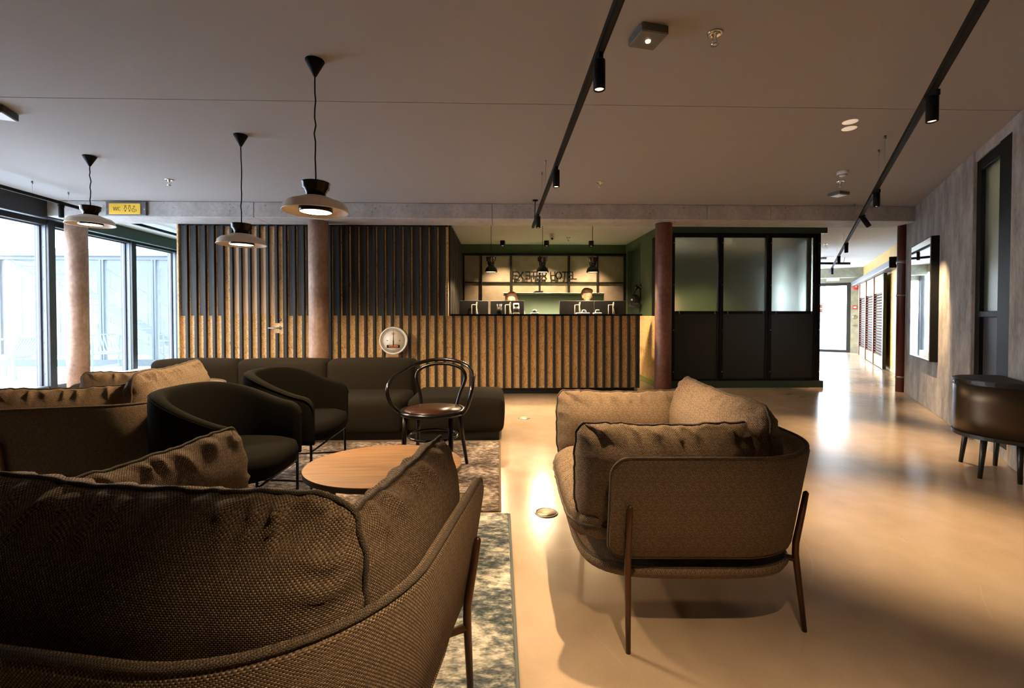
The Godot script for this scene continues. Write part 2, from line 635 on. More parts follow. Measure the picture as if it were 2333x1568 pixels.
	mat("rug_brown", Color(1, 1, 1), 1.0, 0.0, mix_tex(512, [[r1, 1.2], [r2, 1.2], [n3, 0.5], [n2, 0.5]], [[0.28, Color(0.2, 0.16, 0.13)], [0.44, Color(0.36, 0.3, 0.26)], [0.55, Color(0.52, 0.46, 0.41)], [0.7, Color(0.72, 0.66, 0.6)]]), Vector3(0.62, 0.62, 0.9), pile, 0.7, true)
	mat("rug_blue", Color(1, 1, 1), 1.0, 0.0, mix_tex(512, [[r1, 1.4], [r2, 1.1], [n3, 0.6], [n2, 0.5]], [[0.3, Color(0.17, 0.2, 0.21)], [0.44, Color(0.33, 0.35, 0.35)], [0.52, Color(0.5, 0.5, 0.47)], [0.68, Color(0.76, 0.73, 0.68)]]), Vector3(0.55, 0.55, 1.0), pile, 0.7, true)
	mat("rug_edge", Color(0.34, 0.36, 0.36), 1.0)
	# pendants
	var sh := mat("shade_cream", Color(0.93, 0.88, 0.81), 0.42)
	sh.metallic_specular = 0.5
	mat("smoked_metal", Color(0.14, 0.115, 0.1), 0.2, 0.85)
	glow("lamp_disc", Color(1.0, 0.84, 0.62), 9.0)
	glow("lamp_spot", Color(1.0, 0.86, 0.66), 7.0)
	glow("lamp_small", Color(1.0, 0.85, 0.64), 5.0)
	# bin metal
	mat("bin_metal", Color(0.3, 0.25, 0.2), 0.4, 0.9)
	mat("bin_dark", Color(0.06, 0.055, 0.05), 0.4)
	# glass
	glass("window_glass", Color(0.93, 0.97, 0.97), 0.04, 0.0)
	glass("facade_glass", Color(0.9, 0.95, 0.97), 0.04, 0.0).metallic_specular = 0.12
	frosted("reeded_glass", Color(0.86, 0.9, 0.86), 0.3)
	frosted("mesh_glass", Color(0.85, 0.78, 0.68), 0.32)
	mat("wire_pane", Color(1, 1, 1), 0.3, 0.0, mix_tex(512, [[n1, 1.0], [n2, 0.5]], [[0.0, Color(0.5, 0.45, 0.4)], [1.0, Color(0.64, 0.58, 0.52)]]), Vector3(1, 1, 1))
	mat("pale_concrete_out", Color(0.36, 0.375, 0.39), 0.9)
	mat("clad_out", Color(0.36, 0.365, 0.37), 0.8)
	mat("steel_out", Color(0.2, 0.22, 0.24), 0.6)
	mat("grey_lid", Color(0.08, 0.075, 0.07), 0.6)
	mat("dark_steel", Color(0.11, 0.09, 0.075), 0.4, 0.3)
	mat("monitor_black", Color(0.03, 0.03, 0.032), 0.35)
	mat("side_green", Color(0.3, 0.62, 0.36), 0.7)
	mat("socket_lid", Color(0.72, 0.66, 0.57), 0.4, 0.5)
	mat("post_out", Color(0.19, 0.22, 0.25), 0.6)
	mat("louvre", Color(0.34, 0.23, 0.15), 0.95).metallic_specular = 0.2
	mat("office_green", Color(0.2, 0.26, 0.17), 0.6)
	glow("added_disc_glow", Color(1.0, 0.88, 0.76), 0.55)  # faint emission that lifts the pale ceiling discs above the ceiling tone
	mat("rear_wall", Color(0.3, 0.3, 0.29), 0.8)
	mat("rug_edge_tan", Color(0.45, 0.37, 0.3), 1.0)

const RWA := Vector3(5.59, 0, -6.0)
const RWT := 0.98961
const CE := 2.59
const WARM := Color(1.0, 0.86, 0.67)

func rw(s: float, y: float, d: float) -> Vector3:
	return RWA + Vector3(0.549, 0, -0.836) * s + Vector3(-0.836, 0, -0.549) * d + Vector3(0, y, 0)

func _ready() -> void:
	# ---- camera
	var cam := Camera3D.new()
	cam.name = "camera"
	cam.projection = Camera3D.PROJECTION_FRUSTUM
	cam.near = 0.05
	cam.far = 120.0
	cam.keep_aspect = Camera3D.KEEP_HEIGHT
	cam.size = 1568.0 / 1040.0 * cam.near
	cam.frustum_offset = Vector2(0, -46.0 / 1040.0 * cam.near)
	cam.position = Vector3(0, 1.12, 0)
	cam.rotation_degrees = Vector3(-1.0, -1.62, 0)
	add_child(cam)
	cam.current = true
	# ---- sky and exposure
	var sky_mat := ProceduralSkyMaterial.new()
	sky_mat.sky_top_color = Color(0.86, 0.93, 1.0)
	sky_mat.sky_horizon_color = Color(0.95, 0.98, 1.0)
	sky_mat.ground_horizon_color = Color(0.85, 0.87, 0.9)
	sky_mat.ground_bottom_color = Color(0.6, 0.62, 0.65)
	sky_mat.sky_energy_multiplier = 4.1
	sky_mat.ground_energy_multiplier = 2.4
	var env := Environment.new()
	env.background_mode = Environment.BG_SKY
	env.sky = Sky.new()
	env.sky.sky_material = sky_mat
	env.tonemap_mode = Environment.TONE_MAPPER_LINEAR
	env.tonemap_exposure = 0.9
	env.sdfgi_enabled = true
	env.ssao_enabled = true
	env.ssil_enabled = true
	var we := WorldEnvironment.new()
	we.name = "environment"
	we.environment = env
	add_child(we)

	make_materials()
	build_shell()
	build_windows()
	build_courtyard()
	build_slat_wall()
	build_reception()
	build_partition()
	build_corridor()
	build_right_wall()
	build_columns()
	build_tracks()
	build_pendants()
	build_rugs()
	build_lounge_chairs()
	build_sofa()
	build_tub_chairs()
	build_bentwood_chair()
	build_tables()
	build_bin()
	build_radiators()
	build_ceiling_fittings()
	build_floor_sockets()
	build_scale()
	build_people()

# ------------------------------------------------------------------ room shell
func build_shell() -> void:
	var f := struct("floor")
	bx("slab", Vector3(-6.02, -0.2, -10.3), Vector3(6.9, 0, 3.4), mt.floor_cement, f)
	put("corridor_slab", bm(Vector3(9.6, 0.2, 2.6)), mt.floor_cement, f, rw(4.6, -0.101, 0.75), Basis(Vector3.UP, RWT))
	var c := struct("ceiling")
	bx("panel", Vector3(-6.3, CE, -3.187), Vector3(8.5, CE + 0.03, 3.4), mt.plaster, c)
	bx("panel", Vector3(-6.3, CE, -6.0), Vector3(8.5, CE + 0.03, -3.193), mt.plaster, c)
	bx("slab", Vector3(-6.35, CE + 0.03, -10.3), Vector3(8.5, CE + 0.25, 3.4), mt.plaster, c)
	bx("rear_panel", Vector3(-6.35, 2.51, -10.3), Vector3(7.2, 2.54, -6.46), mt.plaster_white, c)
	put("corridor_panel", bm(Vector3(9.0, 0.2, 2.6)), mt.plaster_white, c, rw(4.95, 2.611, 0.75), Basis(Vector3.UP, RWT))
	# walls behind the viewer
	var wb := struct("wall_rear")
	bx("face", Vector3(-6.3, 0, 3.2), Vector3(4, CE, 3.4), mt.rear_wall, wb)
	var wr := struct("wall_right_rear")
	bx("face", Vector3(2.3, 0, -0.95), Vector3(2.5, CE, 3.2), mt.concrete_board, wr)
	# the concrete beam, cast in lengths
	var b := thing("ceiling_beam", "long grey cast concrete beam across the room under the ceiling", "beam")
	var cuts := [-5.76, -3.16, -0.09, 2.76, 3.62, 5.64]
	for k in cuts.size() - 1:
		bx("segment", Vector3(cuts[k] + 0.002, 2.39, -6.46), Vector3(cuts[k + 1] - 0.002, CE, -6.0), mt.concrete_pale, b, 0.006)
	# WC sign on the beam
	var s := thing("toilet_sign", "yellow WC sign with toilet pictograms in a dark frame on the beam", "sign", Vector3(-4.747, 2.488, -5.985))
	put("frame", bm(Vector3(0.5, 0.172, 0.03), 0.004), mt.box_grey, s)
	put("plate", bm(Vector3(0.392, 0.137, 0.008), 0.002), mt.sign_yellow, s, Vector3(-0.012, -0.006, 0.018))
	for sx in [-0.232, 0.232]:
		var scr := Mb.new()
		scr.lathe([Vector2(0, 0.004), Vector2(0.006, 0.003), Vector2(0.008, 0), Vector2(0, 0)], 10)
		put("screw", scr.commit(), mt.chrome, s, Vector3(sx, -0.01, 0.015), Basis(Vector3.RIGHT, PI / 2))
	var tm := TextMesh.new()
	tm.text = "WC"
	var fnt := SystemFont.new()
	fnt.font_names = PackedStringArray(["Droid Sans"])
	tm.font = fnt
	tm.font_size = 64
	tm.pixel_size = 0.001
	tm.depth = 0.002
	put("lettering", tm, mt.sign_ink, s, Vector3(-0.107, -0.008, 0.0225))
	var pic := Mb.new()
	var zf := 0.0232
	for q in [[0.0, true], [0.05, false]]:
		var px: float = 0.0 + q[0]
		var ring := []
		for k in 14:
			ring.append(Vector3(px + 0.0105 * cos(TAU * k / 14), 0.03 + 0.0105 * sin(TAU * k / 14), zf))
		pic.tube(ring, 0.0022, 5, true)
		for sg in [-1.0, 1.0]:
			var splay := 0.016 if q[1] else 0.004
			pic.tube([Vector3(px + sg * 0.006, 0.016, zf), Vector3(px + sg * (0.013 if not q[1] else 0.006 + splay * 0.4), 0.012 if not q[1] else 0.0, zf), Vector3(px + sg * (0.013 if not q[1] else 0.018), -0.014, zf)], 0.0022, 5)
			pic.tube([Vector3(px + sg * 0.0045, -0.018, zf), Vector3(px + sg * 0.0045, -0.042, zf)], 0.0022, 5)
	put("pictogram", pic.commit(), mt.sign_ink, s)
	var pw := Mb.new()
	var rg := []
	for k in 14:
		rg.append(Vector3(0.107 + 0.009 * cos(TAU * k / 14), 0.022 + 0.009 * sin(TAU * k / 14), zf))
	pw.tube(rg, 0.0022, 5, true)
	var arc := []
	for k in 14:
		var a := PI * 0.5 + PI * 1.35 * k / 13.0
		arc.append(Vector3(0.102 + 0.022 * cos(a), -0.022 + 0.022 * sin(a), zf))
	pw.tube(arc, 0.0022, 5)
	pw.tube([Vector3(0.103, 0.0, zf), Vector3(0.103, -0.014, zf), Vector3(0.134, -0.014, zf), Vector3(0.134, -0.04, zf)], 0.0022, 5)
	put("pictogram", pw.commit(), mt.sign_ink, s)

# ------------------------------------------------------------------ window wall on the left
func build_windows() -> void:
	var mz := [2.675, 1.195, -0.285, -1.765, -2.92, -4.4]
	for k in mz.size() - 1:
		var w := struct("window_%d" % (k + 1))
		w.position = Vector3(-5.95, 0, -6.0)
		w.rotation.y = 0.0549
		var z0: float = mz[k + 1]
		var z1: float = mz[k]
		var fr: Material = mt.dark_frame
		bx("upstand", Vector3(-0.2, -0.03, z0), Vector3(-0.01, 0.1, z1), fr, w)
		bx("sill", Vector3(-0.18, 0.1, z0 + 0.05), Vector3(-0.02, 0.187, z1 - 0.05), mt.frame_grey, w, 0.004)
		bx("head", Vector3(-0.18, 2.32, z0 + 0.05), Vector3(-0.02, 2.39, z1 - 0.05), fr, w, 0.004)
		bx("glazing_bead", Vector3(-0.12, 2.302, z0 + 0.05), Vector3(-0.09, 2.32, z1 - 0.05), mt.frame_grey, w)
		bx("lintel", Vector3(-0.2, 2.39, z0), Vector3(0.12, 2.62, z1), fr, w)
		bx("mullion", Vector3(-0.18, 0.1, z0 - 0.05), Vector3(0.0, 2.39, z0 + 0.05), fr, w, 0.003)
		bx("lit_side_strip", Vector3(-0.15, 0.187, z0 + 0.05), Vector3(-0.035, 2.32, z0 + 0.056), mt.frame_grey, w)  # lighter grey paints the daylit side of the dark mullion
		bx("gasket", Vector3(-0.125, 0.187, z0 + 0.056), Vector3(-0.09, 2.32, z0 + 0.075), mt.dark_frame, w, 0.003)
		bx("gasket", Vector3(-0.125, 0.187, z1 - 0.075), Vector3(-0.09, 2.32, z1 - 0.05), mt.dark_frame, w, 0.003)
		bx("pane", Vector3(-0.112, 0.187, z0 + 0.05), Vector3(-0.106, 2.32, z1 - 0.05), mt.window_glass, w)
		if k >= 0:
			for y in [0.35, 0.77, 1.19, 1.61, 2.03]:
				var bolt := Mb.new()
				bolt.lathe([Vector2(0, 0.006), Vector2(0.006, 0.004), Vector2(0.008, 0), Vector2(0, 0)], 8)
				put("bolt", bolt.commit(), mt.steel, w, Vector3(-0.07, y, z0 + 0.056), Basis(Vector3.RIGHT, PI / 2))
	var f := struct("trim_1", "dark fascia board above the windows")
	f.position = Vector3(-5.95, 0, -6.0)
	f.rotation.y = 0.0549
	bx("board", Vector3(0.12, 2.36, 0.0), Vector3(0.2, 2.6, 9.2), mt.dark_frame, f, 0.004)
	bx("board", Vector3(0.12, 2.33, -4.4), Vector3(0.2, 2.52, -0.47), mt.deep_green, f, 0.004)
	var wl := struct("wall_left")
	wl.position = Vector3(-5.95, 0, -6.0)
	wl.rotation.y = 0.0549
	bx("face", Vector3(-0.2, -0.03, 2.72), Vector3(0.0, 2.62, 9.4), mt.rear_wall, wl)
	# end of the passage to the toilets
	var e := struct("wall_passage")
	bx("face", Vector3(-6.4, 0, -10.35), Vector3(-4.3, 2.52, -10.2), mt.green_paint, e)
	bx("side", Vector3(-4.45, 0, -10.2), Vector3(-4.35, 2.51, -6.57), mt.green_paint, e)

# ------------------------------------------------------------------ courtyard outside
func build_courtyard() -> void:
	var g := struct("floor_courtyard")
	bx("snow_cover", Vector3(-32, -0.3, -26), Vector3(-5.98, -0.03, 6), mt.snow, g)
	var t := thing("courtyard_screen", "pale flat-roofed glazed screen across the snowy courtyard", "building")
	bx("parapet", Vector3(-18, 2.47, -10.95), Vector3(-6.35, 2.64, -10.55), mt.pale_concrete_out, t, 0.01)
	var rf := struct("ceiling_added_shade")  # unseen roof slab added to shade the stair and cladding
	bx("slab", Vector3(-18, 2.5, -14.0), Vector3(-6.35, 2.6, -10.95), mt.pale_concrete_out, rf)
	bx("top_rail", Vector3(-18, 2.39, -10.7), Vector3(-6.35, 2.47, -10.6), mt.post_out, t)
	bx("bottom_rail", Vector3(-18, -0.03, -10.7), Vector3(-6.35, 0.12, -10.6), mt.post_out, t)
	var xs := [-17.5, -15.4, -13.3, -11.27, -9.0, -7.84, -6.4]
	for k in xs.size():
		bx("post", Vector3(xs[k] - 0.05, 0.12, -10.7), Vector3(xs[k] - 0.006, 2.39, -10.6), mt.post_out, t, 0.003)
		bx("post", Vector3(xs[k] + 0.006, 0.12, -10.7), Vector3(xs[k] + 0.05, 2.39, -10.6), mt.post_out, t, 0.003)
		if k < xs.size() - 1:
			bx("pane", Vector3(xs[k] + 0.05, 0.12, -10.653), Vector3(xs[k + 1] - 0.05, 2.39, -10.647), mt.facade_glass, t)
	var cl := thing("cladding_wall", "pale grey wall of upright boards behind the courtyard stair", "wall")
	var rng := RandomNumberGenerator.new()
	rng.seed = 9
	for k in 34:
		var x := -19.0 + k * 0.36
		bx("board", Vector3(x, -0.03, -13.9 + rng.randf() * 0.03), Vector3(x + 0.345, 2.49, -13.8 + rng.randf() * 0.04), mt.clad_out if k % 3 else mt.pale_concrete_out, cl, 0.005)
	var st := thing("steel_stair", "grey open steel stair behind the courtyard glazing", "stair")
	var a := Vector3(-12.1, 2.42, -12.0)
	var b := Vector3(-8.35, 0.03, -12.0)
	for z in [-11.6, -12.6]:
		var m := Mb.new()
		var d := (b - a)
		m.box(Vector3.ZERO, Vector3(d.length(), 0.2, 0.03), 0.004)
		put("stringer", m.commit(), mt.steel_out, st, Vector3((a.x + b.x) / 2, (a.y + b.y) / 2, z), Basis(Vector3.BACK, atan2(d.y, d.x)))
		var hr := Mb.new()
		hr.tube([a.lerp(b, 0.4) + Vector3(0, 0.95, z + 12.0), b + Vector3(0, 0.95, z + 12.0), b + Vector3(0, 0, z + 12.0)], 0.02, 6)
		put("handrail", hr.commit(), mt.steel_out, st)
	for k in 15:
		var q := a.lerp(b, (k + 0.5) / 15.0)
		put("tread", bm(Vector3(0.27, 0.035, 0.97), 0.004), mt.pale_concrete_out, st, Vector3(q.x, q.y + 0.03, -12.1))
	# mint garden chairs
	var c := thing("garden_armchair", "mint green slatted steel garden armchair on the snow near the window", "chair", Vector3(-9.1, -0.03, -8.7), 0.15, "mint garden chairs")
	var frames := [-0.33, 0.33]
	for z in frames:
		var m := Mb.new()
		m.tube(fillet([Vector3(-0.28, 0, z), Vector3(-0.28, 0.7, z), Vector3(0.3, 0.74, z), Vector3(0.38, 0, z)], 0.09), 0.017, 8)
		put("arm_frame", m.commit(), mt.mint, c)
	for x in [[-0.26, 0.36], [0.16, 0.36]]:
		var m := Mb.new()
		m.tube([Vector3(x[0], x[1], -0.33), Vector3(x[0], x[1], 0.33)], 0.012, 6)
		put("cross_rail", m.commit(), mt.mint, c)
	var tr := Mb.new()
	tr.tube([Vector3(0.42, 0.74, -0.31), Vector3(0.42, 0.74, 0.31)], 0.014, 6)
	put("top_rail", tr.commit(), mt.mint, c)
	var sm := Mb.new()
	sm.tube(fillet([Vector3(-0.28, 0.41, 0), Vector3(0.1, 0.34, 0), Vector3(0.26, 0.46, 0), Vector3(0.42, 0.74, 0)], 0.12), 0.011, 6)
	var slat := sm.commit()
	for k in 10:
		put("slat", slat, mt.mint, c, Vector3(0, 0, -0.27 + 0.06 * k))
	var c2 := copy(c, "mint green slatted garden armchair farther off beside the courtyard glazing", "mint garden chairs")
	c2.position = Vector3(-8.35, -0.03, -9.95)
	c2.rotation.y = 2.6
	var c3 := copy(c, "mint green slatted garden armchair half hidden by the concrete column", "mint garden chairs")
	c3.position = Vector3(-10.75, -0.03, -11.25)
	c3.rotation.y = PI + 0.4
	var tb := thing("garden_table", "small round grey table behind the courtyard glazing", "table", Vector3(-9.75, -0.03, -11.15))
	var m1 := Mb.new()
	m1.lathe([Vector2(0, 0.7), Vector2(0.36, 0.7), Vector2(0.38, 0.685), Vector2(0.36, 0.67), Vector2(0, 0.67)], 24)
	put("top", m1.commit(), mt.box_grey, tb)
	var m2 := Mb.new()
	m2.lathe([Vector2(0, 0.67), Vector2(0.03, 0.67), Vector2(0.03, 0.03), Vector2(0.2, 0.015), Vector2(0.2, 0), Vector2(0, 0)], 16)
	put("pedestal", m2.commit(), mt.dark_frame, tb)

func fillet(pts: Array, r: float, n := 5) -> Array:
	var out := [pts[0]]
	for i in range(1, pts.size() - 1):
		var p: Vector3 = pts[i]
		var a: Vector3 = pts[i - 1]
		var b: Vector3 = pts[i + 1]
		var ra := minf(r, a.distance_to(p) * 0.48)
		var rb := minf(r, b.distance_to(p) * 0.48)
		var p0 := p + (a - p).normalized() * ra
		var p1 := p + (b - p).normalized() * rb
		for k in n + 1:
			var t := float(k) / n
			out.append(p0.lerp(p, t).lerp(p.lerp(p1, t), t))
	out.append(pts[-1])
	return out

# ------------------------------------------------------------------ strand board wall with battens and door
func build_slat_wall() -> void:
	var w := struct("wall_back")
	var zf := -6.495
	var osb: Material = mt.osb
	bx("strand_board", Vector3(-4.45, 0, -6.515), Vector3(-3.865, 2.39, zf), osb, w)
	bx("strand_board", Vector3(-3.02, 0, -6.515), Vector3(-0.72, 2.39, zf), osb, w)
	bx("strand_board", Vector3(-4.45, 0, -6.56), Vector3(-4.43, 2.39, -6.45), osb, w)
	bx("core", Vector3(-4.45, 0, -6.6), Vector3(-0.72, 2.42, -6.52), mt.plaster, w)
	bx("top_strip", Vector3(-4.43, 2.375, zf), Vector3(-0.72, 2.389, -6.452), mt.black_metal, w)
	var d := struct("door_1")
	d.position = Vector3(-3.86, 0, 0)
	bx("leaf", Vector3(0.0, 0.01, -6.515), Vector3(0.834, 2.37, zf + 0.002), osb, d)
	bx("jamb", Vector3(0.834, 0, -6.515), Vector3(0.846, 2.39, zf + 0.006), mt.black_metal, d)
	bx("pane", Vector3(0.165, 1.145, zf + 0.002), Vector3(0.71, 2.125, zf + 0.008), mt.lacquer, d, 0.002)
	var cyl := Mb.new()
	cyl.lathe([Vector2(0, 0.012), Vector2(0.02, 0.012), Vector2(0.024, 0.008), Vector2(0.024, 0), Vector2(0, 0)], 16)
	var lk := put("lock_cylinder", cyl.commit(), mt.steel, d, Vector3(0.787, 1.064, zf), Basis(Vector3.RIGHT, PI / 2))
	lk.set_meta("label", "round steel lock")
	var hd := Mb.new()
	hd.tube(fillet([Vector3(0.787, 0.95, zf), Vector3(0.787, 0.95, -6.415), Vector3(0.66, 0.95, -6.415)], 0.02), 0.01, 8)
	hd.lathe([Vector2(0, 0.008), Vector2(0.022, 0.008), Vector2(0.025, 0), Vector2(0, 0)], 14, Transform3D(Basis(Vector3.RIGHT, PI / 2), Vector3(0.787, 0.95, zf)))
	put("handle", hd.commit(), mt.steel, d)
	for k in 30:
		var x := -4.33 + 0.1228 * k
		var on_door := x > -3.86 and x < -3.03
		var par: Node3D = d if on_door else w
		var off := 3.86 if on_door else 0.0
		if on_door and x > -3.2:
			bx("batten", Vector3(x - 0.018 + off, 1.02, zf), Vector3(x + 0.018 + off, 2.375, -6.45), mt.stained_wood, par, 0.002)
			bx("batten", Vector3(x - 0.018 + off, 0.02, zf), Vector3(x + 0.018 + off, 0.88, -6.45), mt.stained_wood, par, 0.002)
		else:
			bx("batten", Vector3(x - 0.018 + off, 0.0 if not on_door else 0.02, zf), Vector3(x + 0.018 + off, 2.375, -6.45), mt.stained_wood, par, 0.002)
		if (x < -3.8 or x > -2.95) and k > 0:
			bx("board", Vector3(x - 0.079, 1.125, zf), Vector3(x - 0.022, 2.375, zf + 0.02), mt.stained_wood, w, 0.002)
	bx("board", Vector3(-4.42, 1.125, zf), Vector3(-4.355, 2.375, zf + 0.02), mt.stained_wood, w, 0.002)

# ------------------------------------------------------------------ reception
func build_reception() -> void:
	var zf := -6.495
	var t := thing("reception_counter", "long reception counter faced with strand board and dark upright battens", "counter")
	bx("front_panel", Vector3(-0.72, 0.09, -6.515), Vector3(1.995, 1.12, zf), mt.osb, t)
	bx("carcass", Vector3(-0.685, 0.09, -6.9), Vector3(1.985, 1.118, -6.517), mt.black_panel, t)
	bx("end_panel", Vector3(1.985, 0.09, -6.9), Vector3(2.005, 1.12, -6.447), mt.black_panel, t, 0.002)
	bx("plinth", Vector3(-0.685, 0, -6.86), Vector3(1.96, 0.09, -6.56), mt.black_panel, t)
	bx("top", Vector3(-0.685, 1.12, -6.95), Vector3(2.035, 1.145, -6.435), mt.black_gloss, t, 0.003)
	for k in 23:
		var x := -0.645 + 0.1189 * k
		bx("batten", Vector3(x - 0.017, 0.09, zf), Vector3(x + 0.017, 1.12, -6.45), mt.stained_wood, t, 0.002)
	var dk := thing("reception_desk", "dark work desk behind the reception counter", "desk")
	bx("desk_top", Vector3(-0.68, 0.99, -7.3), Vector3(2.0, 1.02, -6.96), mt.black_panel, dk, 0.003)
	for x in [-0.65, 0.6, 1.96]:
		bx("support", Vector3(x - 0.02, 0, -7.28), Vector3(x + 0.02, 0.99, -6.98), mt.black_panel, dk)
	# alcove shell
	var wl := struct("wall_alcove_left")
	bx("face", Vector3(-0.82, 0, -8.95), Vector3(-0.73, 2.51, -6.6), mt.green_paint, wl)
	for k in 18:
		var z := -6.62 - 0.122 * k
		bx("board", Vector3(-0.73, 0.0, z - 0.056), Vector3(-0.708 if k % 2 else -0.69, 2.42, z + 0.056), mt.stained_wood, wl, 0.002)
	var wk := struct("wall_alcove_back")
	bx("bulkhead", Vector3(-0.73, 2.33, -9.05), Vector3(2.6, 2.51, -8.9), mt.green_paint, wk)
	bx("backing", Vector3(-0.73, 0, -9.1), Vector3(2.6, 2.33, -9.0), mt.plaster_tan, wk)
	var xs := [-0.69, -0.342, 0.23, 0.796, 1.363, 1.924, 2.46]
	var ys := [0.1, 1.0, 1.769, 2.3]
	for k in xs.size():
		var wd := 0.028 if k % 2 else 0.042
		bx("post", Vector3(xs[k] - wd / 2, 0, -8.95), Vector3(xs[k] + wd / 2, 2.31, -8.87), mt.dark_steel, wk, 0.003)
	for k in xs.size() - 1:
		for j in ys.size():
			bx("rail", Vector3(xs[k] + 0.02, ys[j] - 0.012, -8.94), Vector3(xs[k + 1] - 0.02, ys[j] + 0.012, -8.885), mt.dark_steel, wk, 0.003)
		for j in ys.size() - 1:
			bx("pane", Vector3(xs[k] + 0.014, ys[j] + 0.012, -8.93), Vector3(xs[k + 1] - 0.014, ys[j + 1] - 0.012, -8.92), mt.wire_pane, wk)
	bx("top_rail", Vector3(-0.73, 2.295, -8.96), Vector3(2.48, 2.335, -8.86), mt.black_metal, wk, 0.003)
	var wr := struct("wall_alcove_right")
	bx("face", Vector3(2.48, 0.1, -8.02), Vector3(2.56, 2.51, -7.0), mt.green_paint, wr)
	bx("face", Vector3(2.48, 2.36, -8.76), Vector3(2.56, 2.51, -8.02), mt.green_paint, wr)
	bx("face", Vector3(2.48, 0.0, -9.0), Vector3(2.56, 2.51, -8.76), mt.green_paint, wr)
	bx("reveal", Vector3(2.56, 0.0, -8.9), Vector3(2.62, 2.45, -7.9), mt.deep_green, wr)
	bx("architrave", Vector3(2.468, 0, -8.0), Vector3(2.48, 2.4, -7.975), mt.green_paint, wr, 0.002)
	bx("architrave", Vector3(2.468, 2.375, -8.78), Vector3(2.48, 2.4, -8.0), mt.green_paint, wr, 0.002)
	bx("wainscot", Vector3(2.462, 0.1, -8.0), Vector3(2.48, 1.12, -7.0), mt.osb, wr)
	bx("skirting", Vector3(2.45, 0, -8.0), Vector3(2.56, 0.1, -7.0), mt.pale_green, wr, 0.003)
	bx("window_frame", Vector3(2.455, 1.12, -7.28), Vector3(2.49, 2.36, -7.02), mt.black_metal, wr, 0.003)
	# sage cupboard at the back with books on it
	var sg := thing("low_cupboard", "sage green low cupboard front against the reception back wall", "cupboard", Vector3(1.03, 0, -8.62))
	put("body", bm(Vector3(1.8, 1.5, 0.4), 0.006), mt.sage_panel, sg, Vector3(-0.015, 0.75, 0))
	put("end_panel", bm(Vector3(0.03, 1.545, 0.42), 0.004), mt.sage_panel, sg, Vector3(0.9, 0.7725, 0))
	put("top", bm(Vector3(1.83, 0.04, 0.42), 0.004), mt.sage_panel, sg, Vector3(-0.03, 1.525, 0))
	for k in 3:
		var bk := thing("book", ["dark closed book lying lowest on the sage cupboard", "brown closed book lying in the middle of the small pile on the cupboard", "thin dark book lying on top of the small pile on the cupboard"][k], "book", Vector3(0.72 + 0.01 * k, 1.545 + 0.012 * k, -8.5), 0.0, "books on the cupboard")
		put("cover", bm(Vector3(0.19 - 0.02 * k, 0.012, 0.15), 0.002), [mt.grey_plastic, mt.column_rust, mt.black_panel][k], bk, Vector3(0, 0.006, 0))
	# hotel name
	build_letters()
	# monitors
	var mons := [[-0.612, -0.171, 0.10, 0.015], [-0.13, 0.389, 0.0, 0.0], [0.944, 1.474, -0.02, 0.0], [1.494, 1.978, -0.03, 0.0]]
	var ml := ["dark computer monitor on the counter nearest the batten wall", "dark computer monitor in front of the woman", "dark computer monitor in front of the man", "dark computer monitor beside the green doorway wall"]
	for k in 4:
		var x0: float = mons[k][0]
		var x1: float = mons[k][1]
		var mn := thing("computer_monitor", ml[k], "monitor", Vector3((x0 + x1) / 2, 1.02, -7.1), mons[k][2], "monitors at the reception")
		var wd := x1 - x0
		put("back_shell", bm(Vector3(wd, 0.31, 0.028), 0.006), mt.monitor_black, mn, Vector3(0, 0.178, 0))
		put("bezel", bm(Vector3(wd + 0.008, 0.318, 0.01), 0.003), mt.steel, mn, Vector3(0, 0.178, -0.016))
		var stn := Mb.new()
		stn.tube(fillet([Vector3(-0.035, 0.0, 0.06), Vector3(-0.035, 0.27, 0.05), Vector3(0.035, 0.27, 0.05), Vector3(0.035, 0.0, 0.06)], 0.012), 0.008, 6)
		put("stand", stn.commit(), mt.stand_grey, mn)
		put("foot", bm(Vector3(0.2, 0.012, 0.16), 0.003), mt.stand_grey, mn, Vector3(0, 0.006, 0.04))
		var cb := Mb.new()
		cb.tube(fillet([Vector3(0.045, 0.22, 0.02), Vector3(0.055, 0.32, 0.045), Vector3(0.03, 0.3, 0.055), Vector3(0.06, 0.12, 0.05), Vector3(0.05, 0.0, 0.06)], 0.03), 0.003, 5)
		put("cable", cb.commit(), mt.white_plastic, mn)
	# small things on the counter
	var pen := thing("pen_cup", "black mesh pen cup with pens on the counter", "pen cup", Vector3(0.005, 1.145, -6.8))
	var pm := Mb.new()
	pm.lathe([Vector2(0, 0), Vector2(0.038, 0), Vector2(0.042, 0.1), Vector2(0.038, 0.1), Vector2(0.034, 0.006), Vector2(0, 0.006)], 16)
	put("cup", pm.commit(), mt.black_metal, pen)
	for k in 4:
		var p2 := Mb.new()
		p2.tube([Vector3(0.01 * cos(k * 1.7), 0.008, 0.01 * sin(k * 1.7)), Vector3(0.035 * cos(k * 1.7), 0.15, 0.03 * sin(k * 1.7))], 0.004, 5)
		put("pen", p2.commit(), mt.grey_plastic if k % 2 else mt.steel, pen)
	var term := thing("card_terminal", "white card terminal on a small stand on the counter", "card terminal", Vector3(0.255, 1.145, -6.8))
	put("base", bm(Vector3(0.1, 0.02, 0.12), 0.004), mt.warm_white, term, Vector3(0, 0.01, 0))
	put("pillar", bm(Vector3(0.085, 0.07, 0.03), 0.006), mt.grey_plastic, term, Vector3(0, 0.055, 0.01))
	put("handset", bm(Vector3(0.09, 0.025, 0.15), 0.01), mt.warm_white, term, Vector3(0, 0.12, 0), Basis(Vector3.RIGHT, 0.6))
	put("keypad", bm(Vector3(0.065, 0.01, 0.05), 0.003), mt.black_gloss, term, Vector3(0, 0.128, 0.035), Basis(Vector3.RIGHT, 0.6))
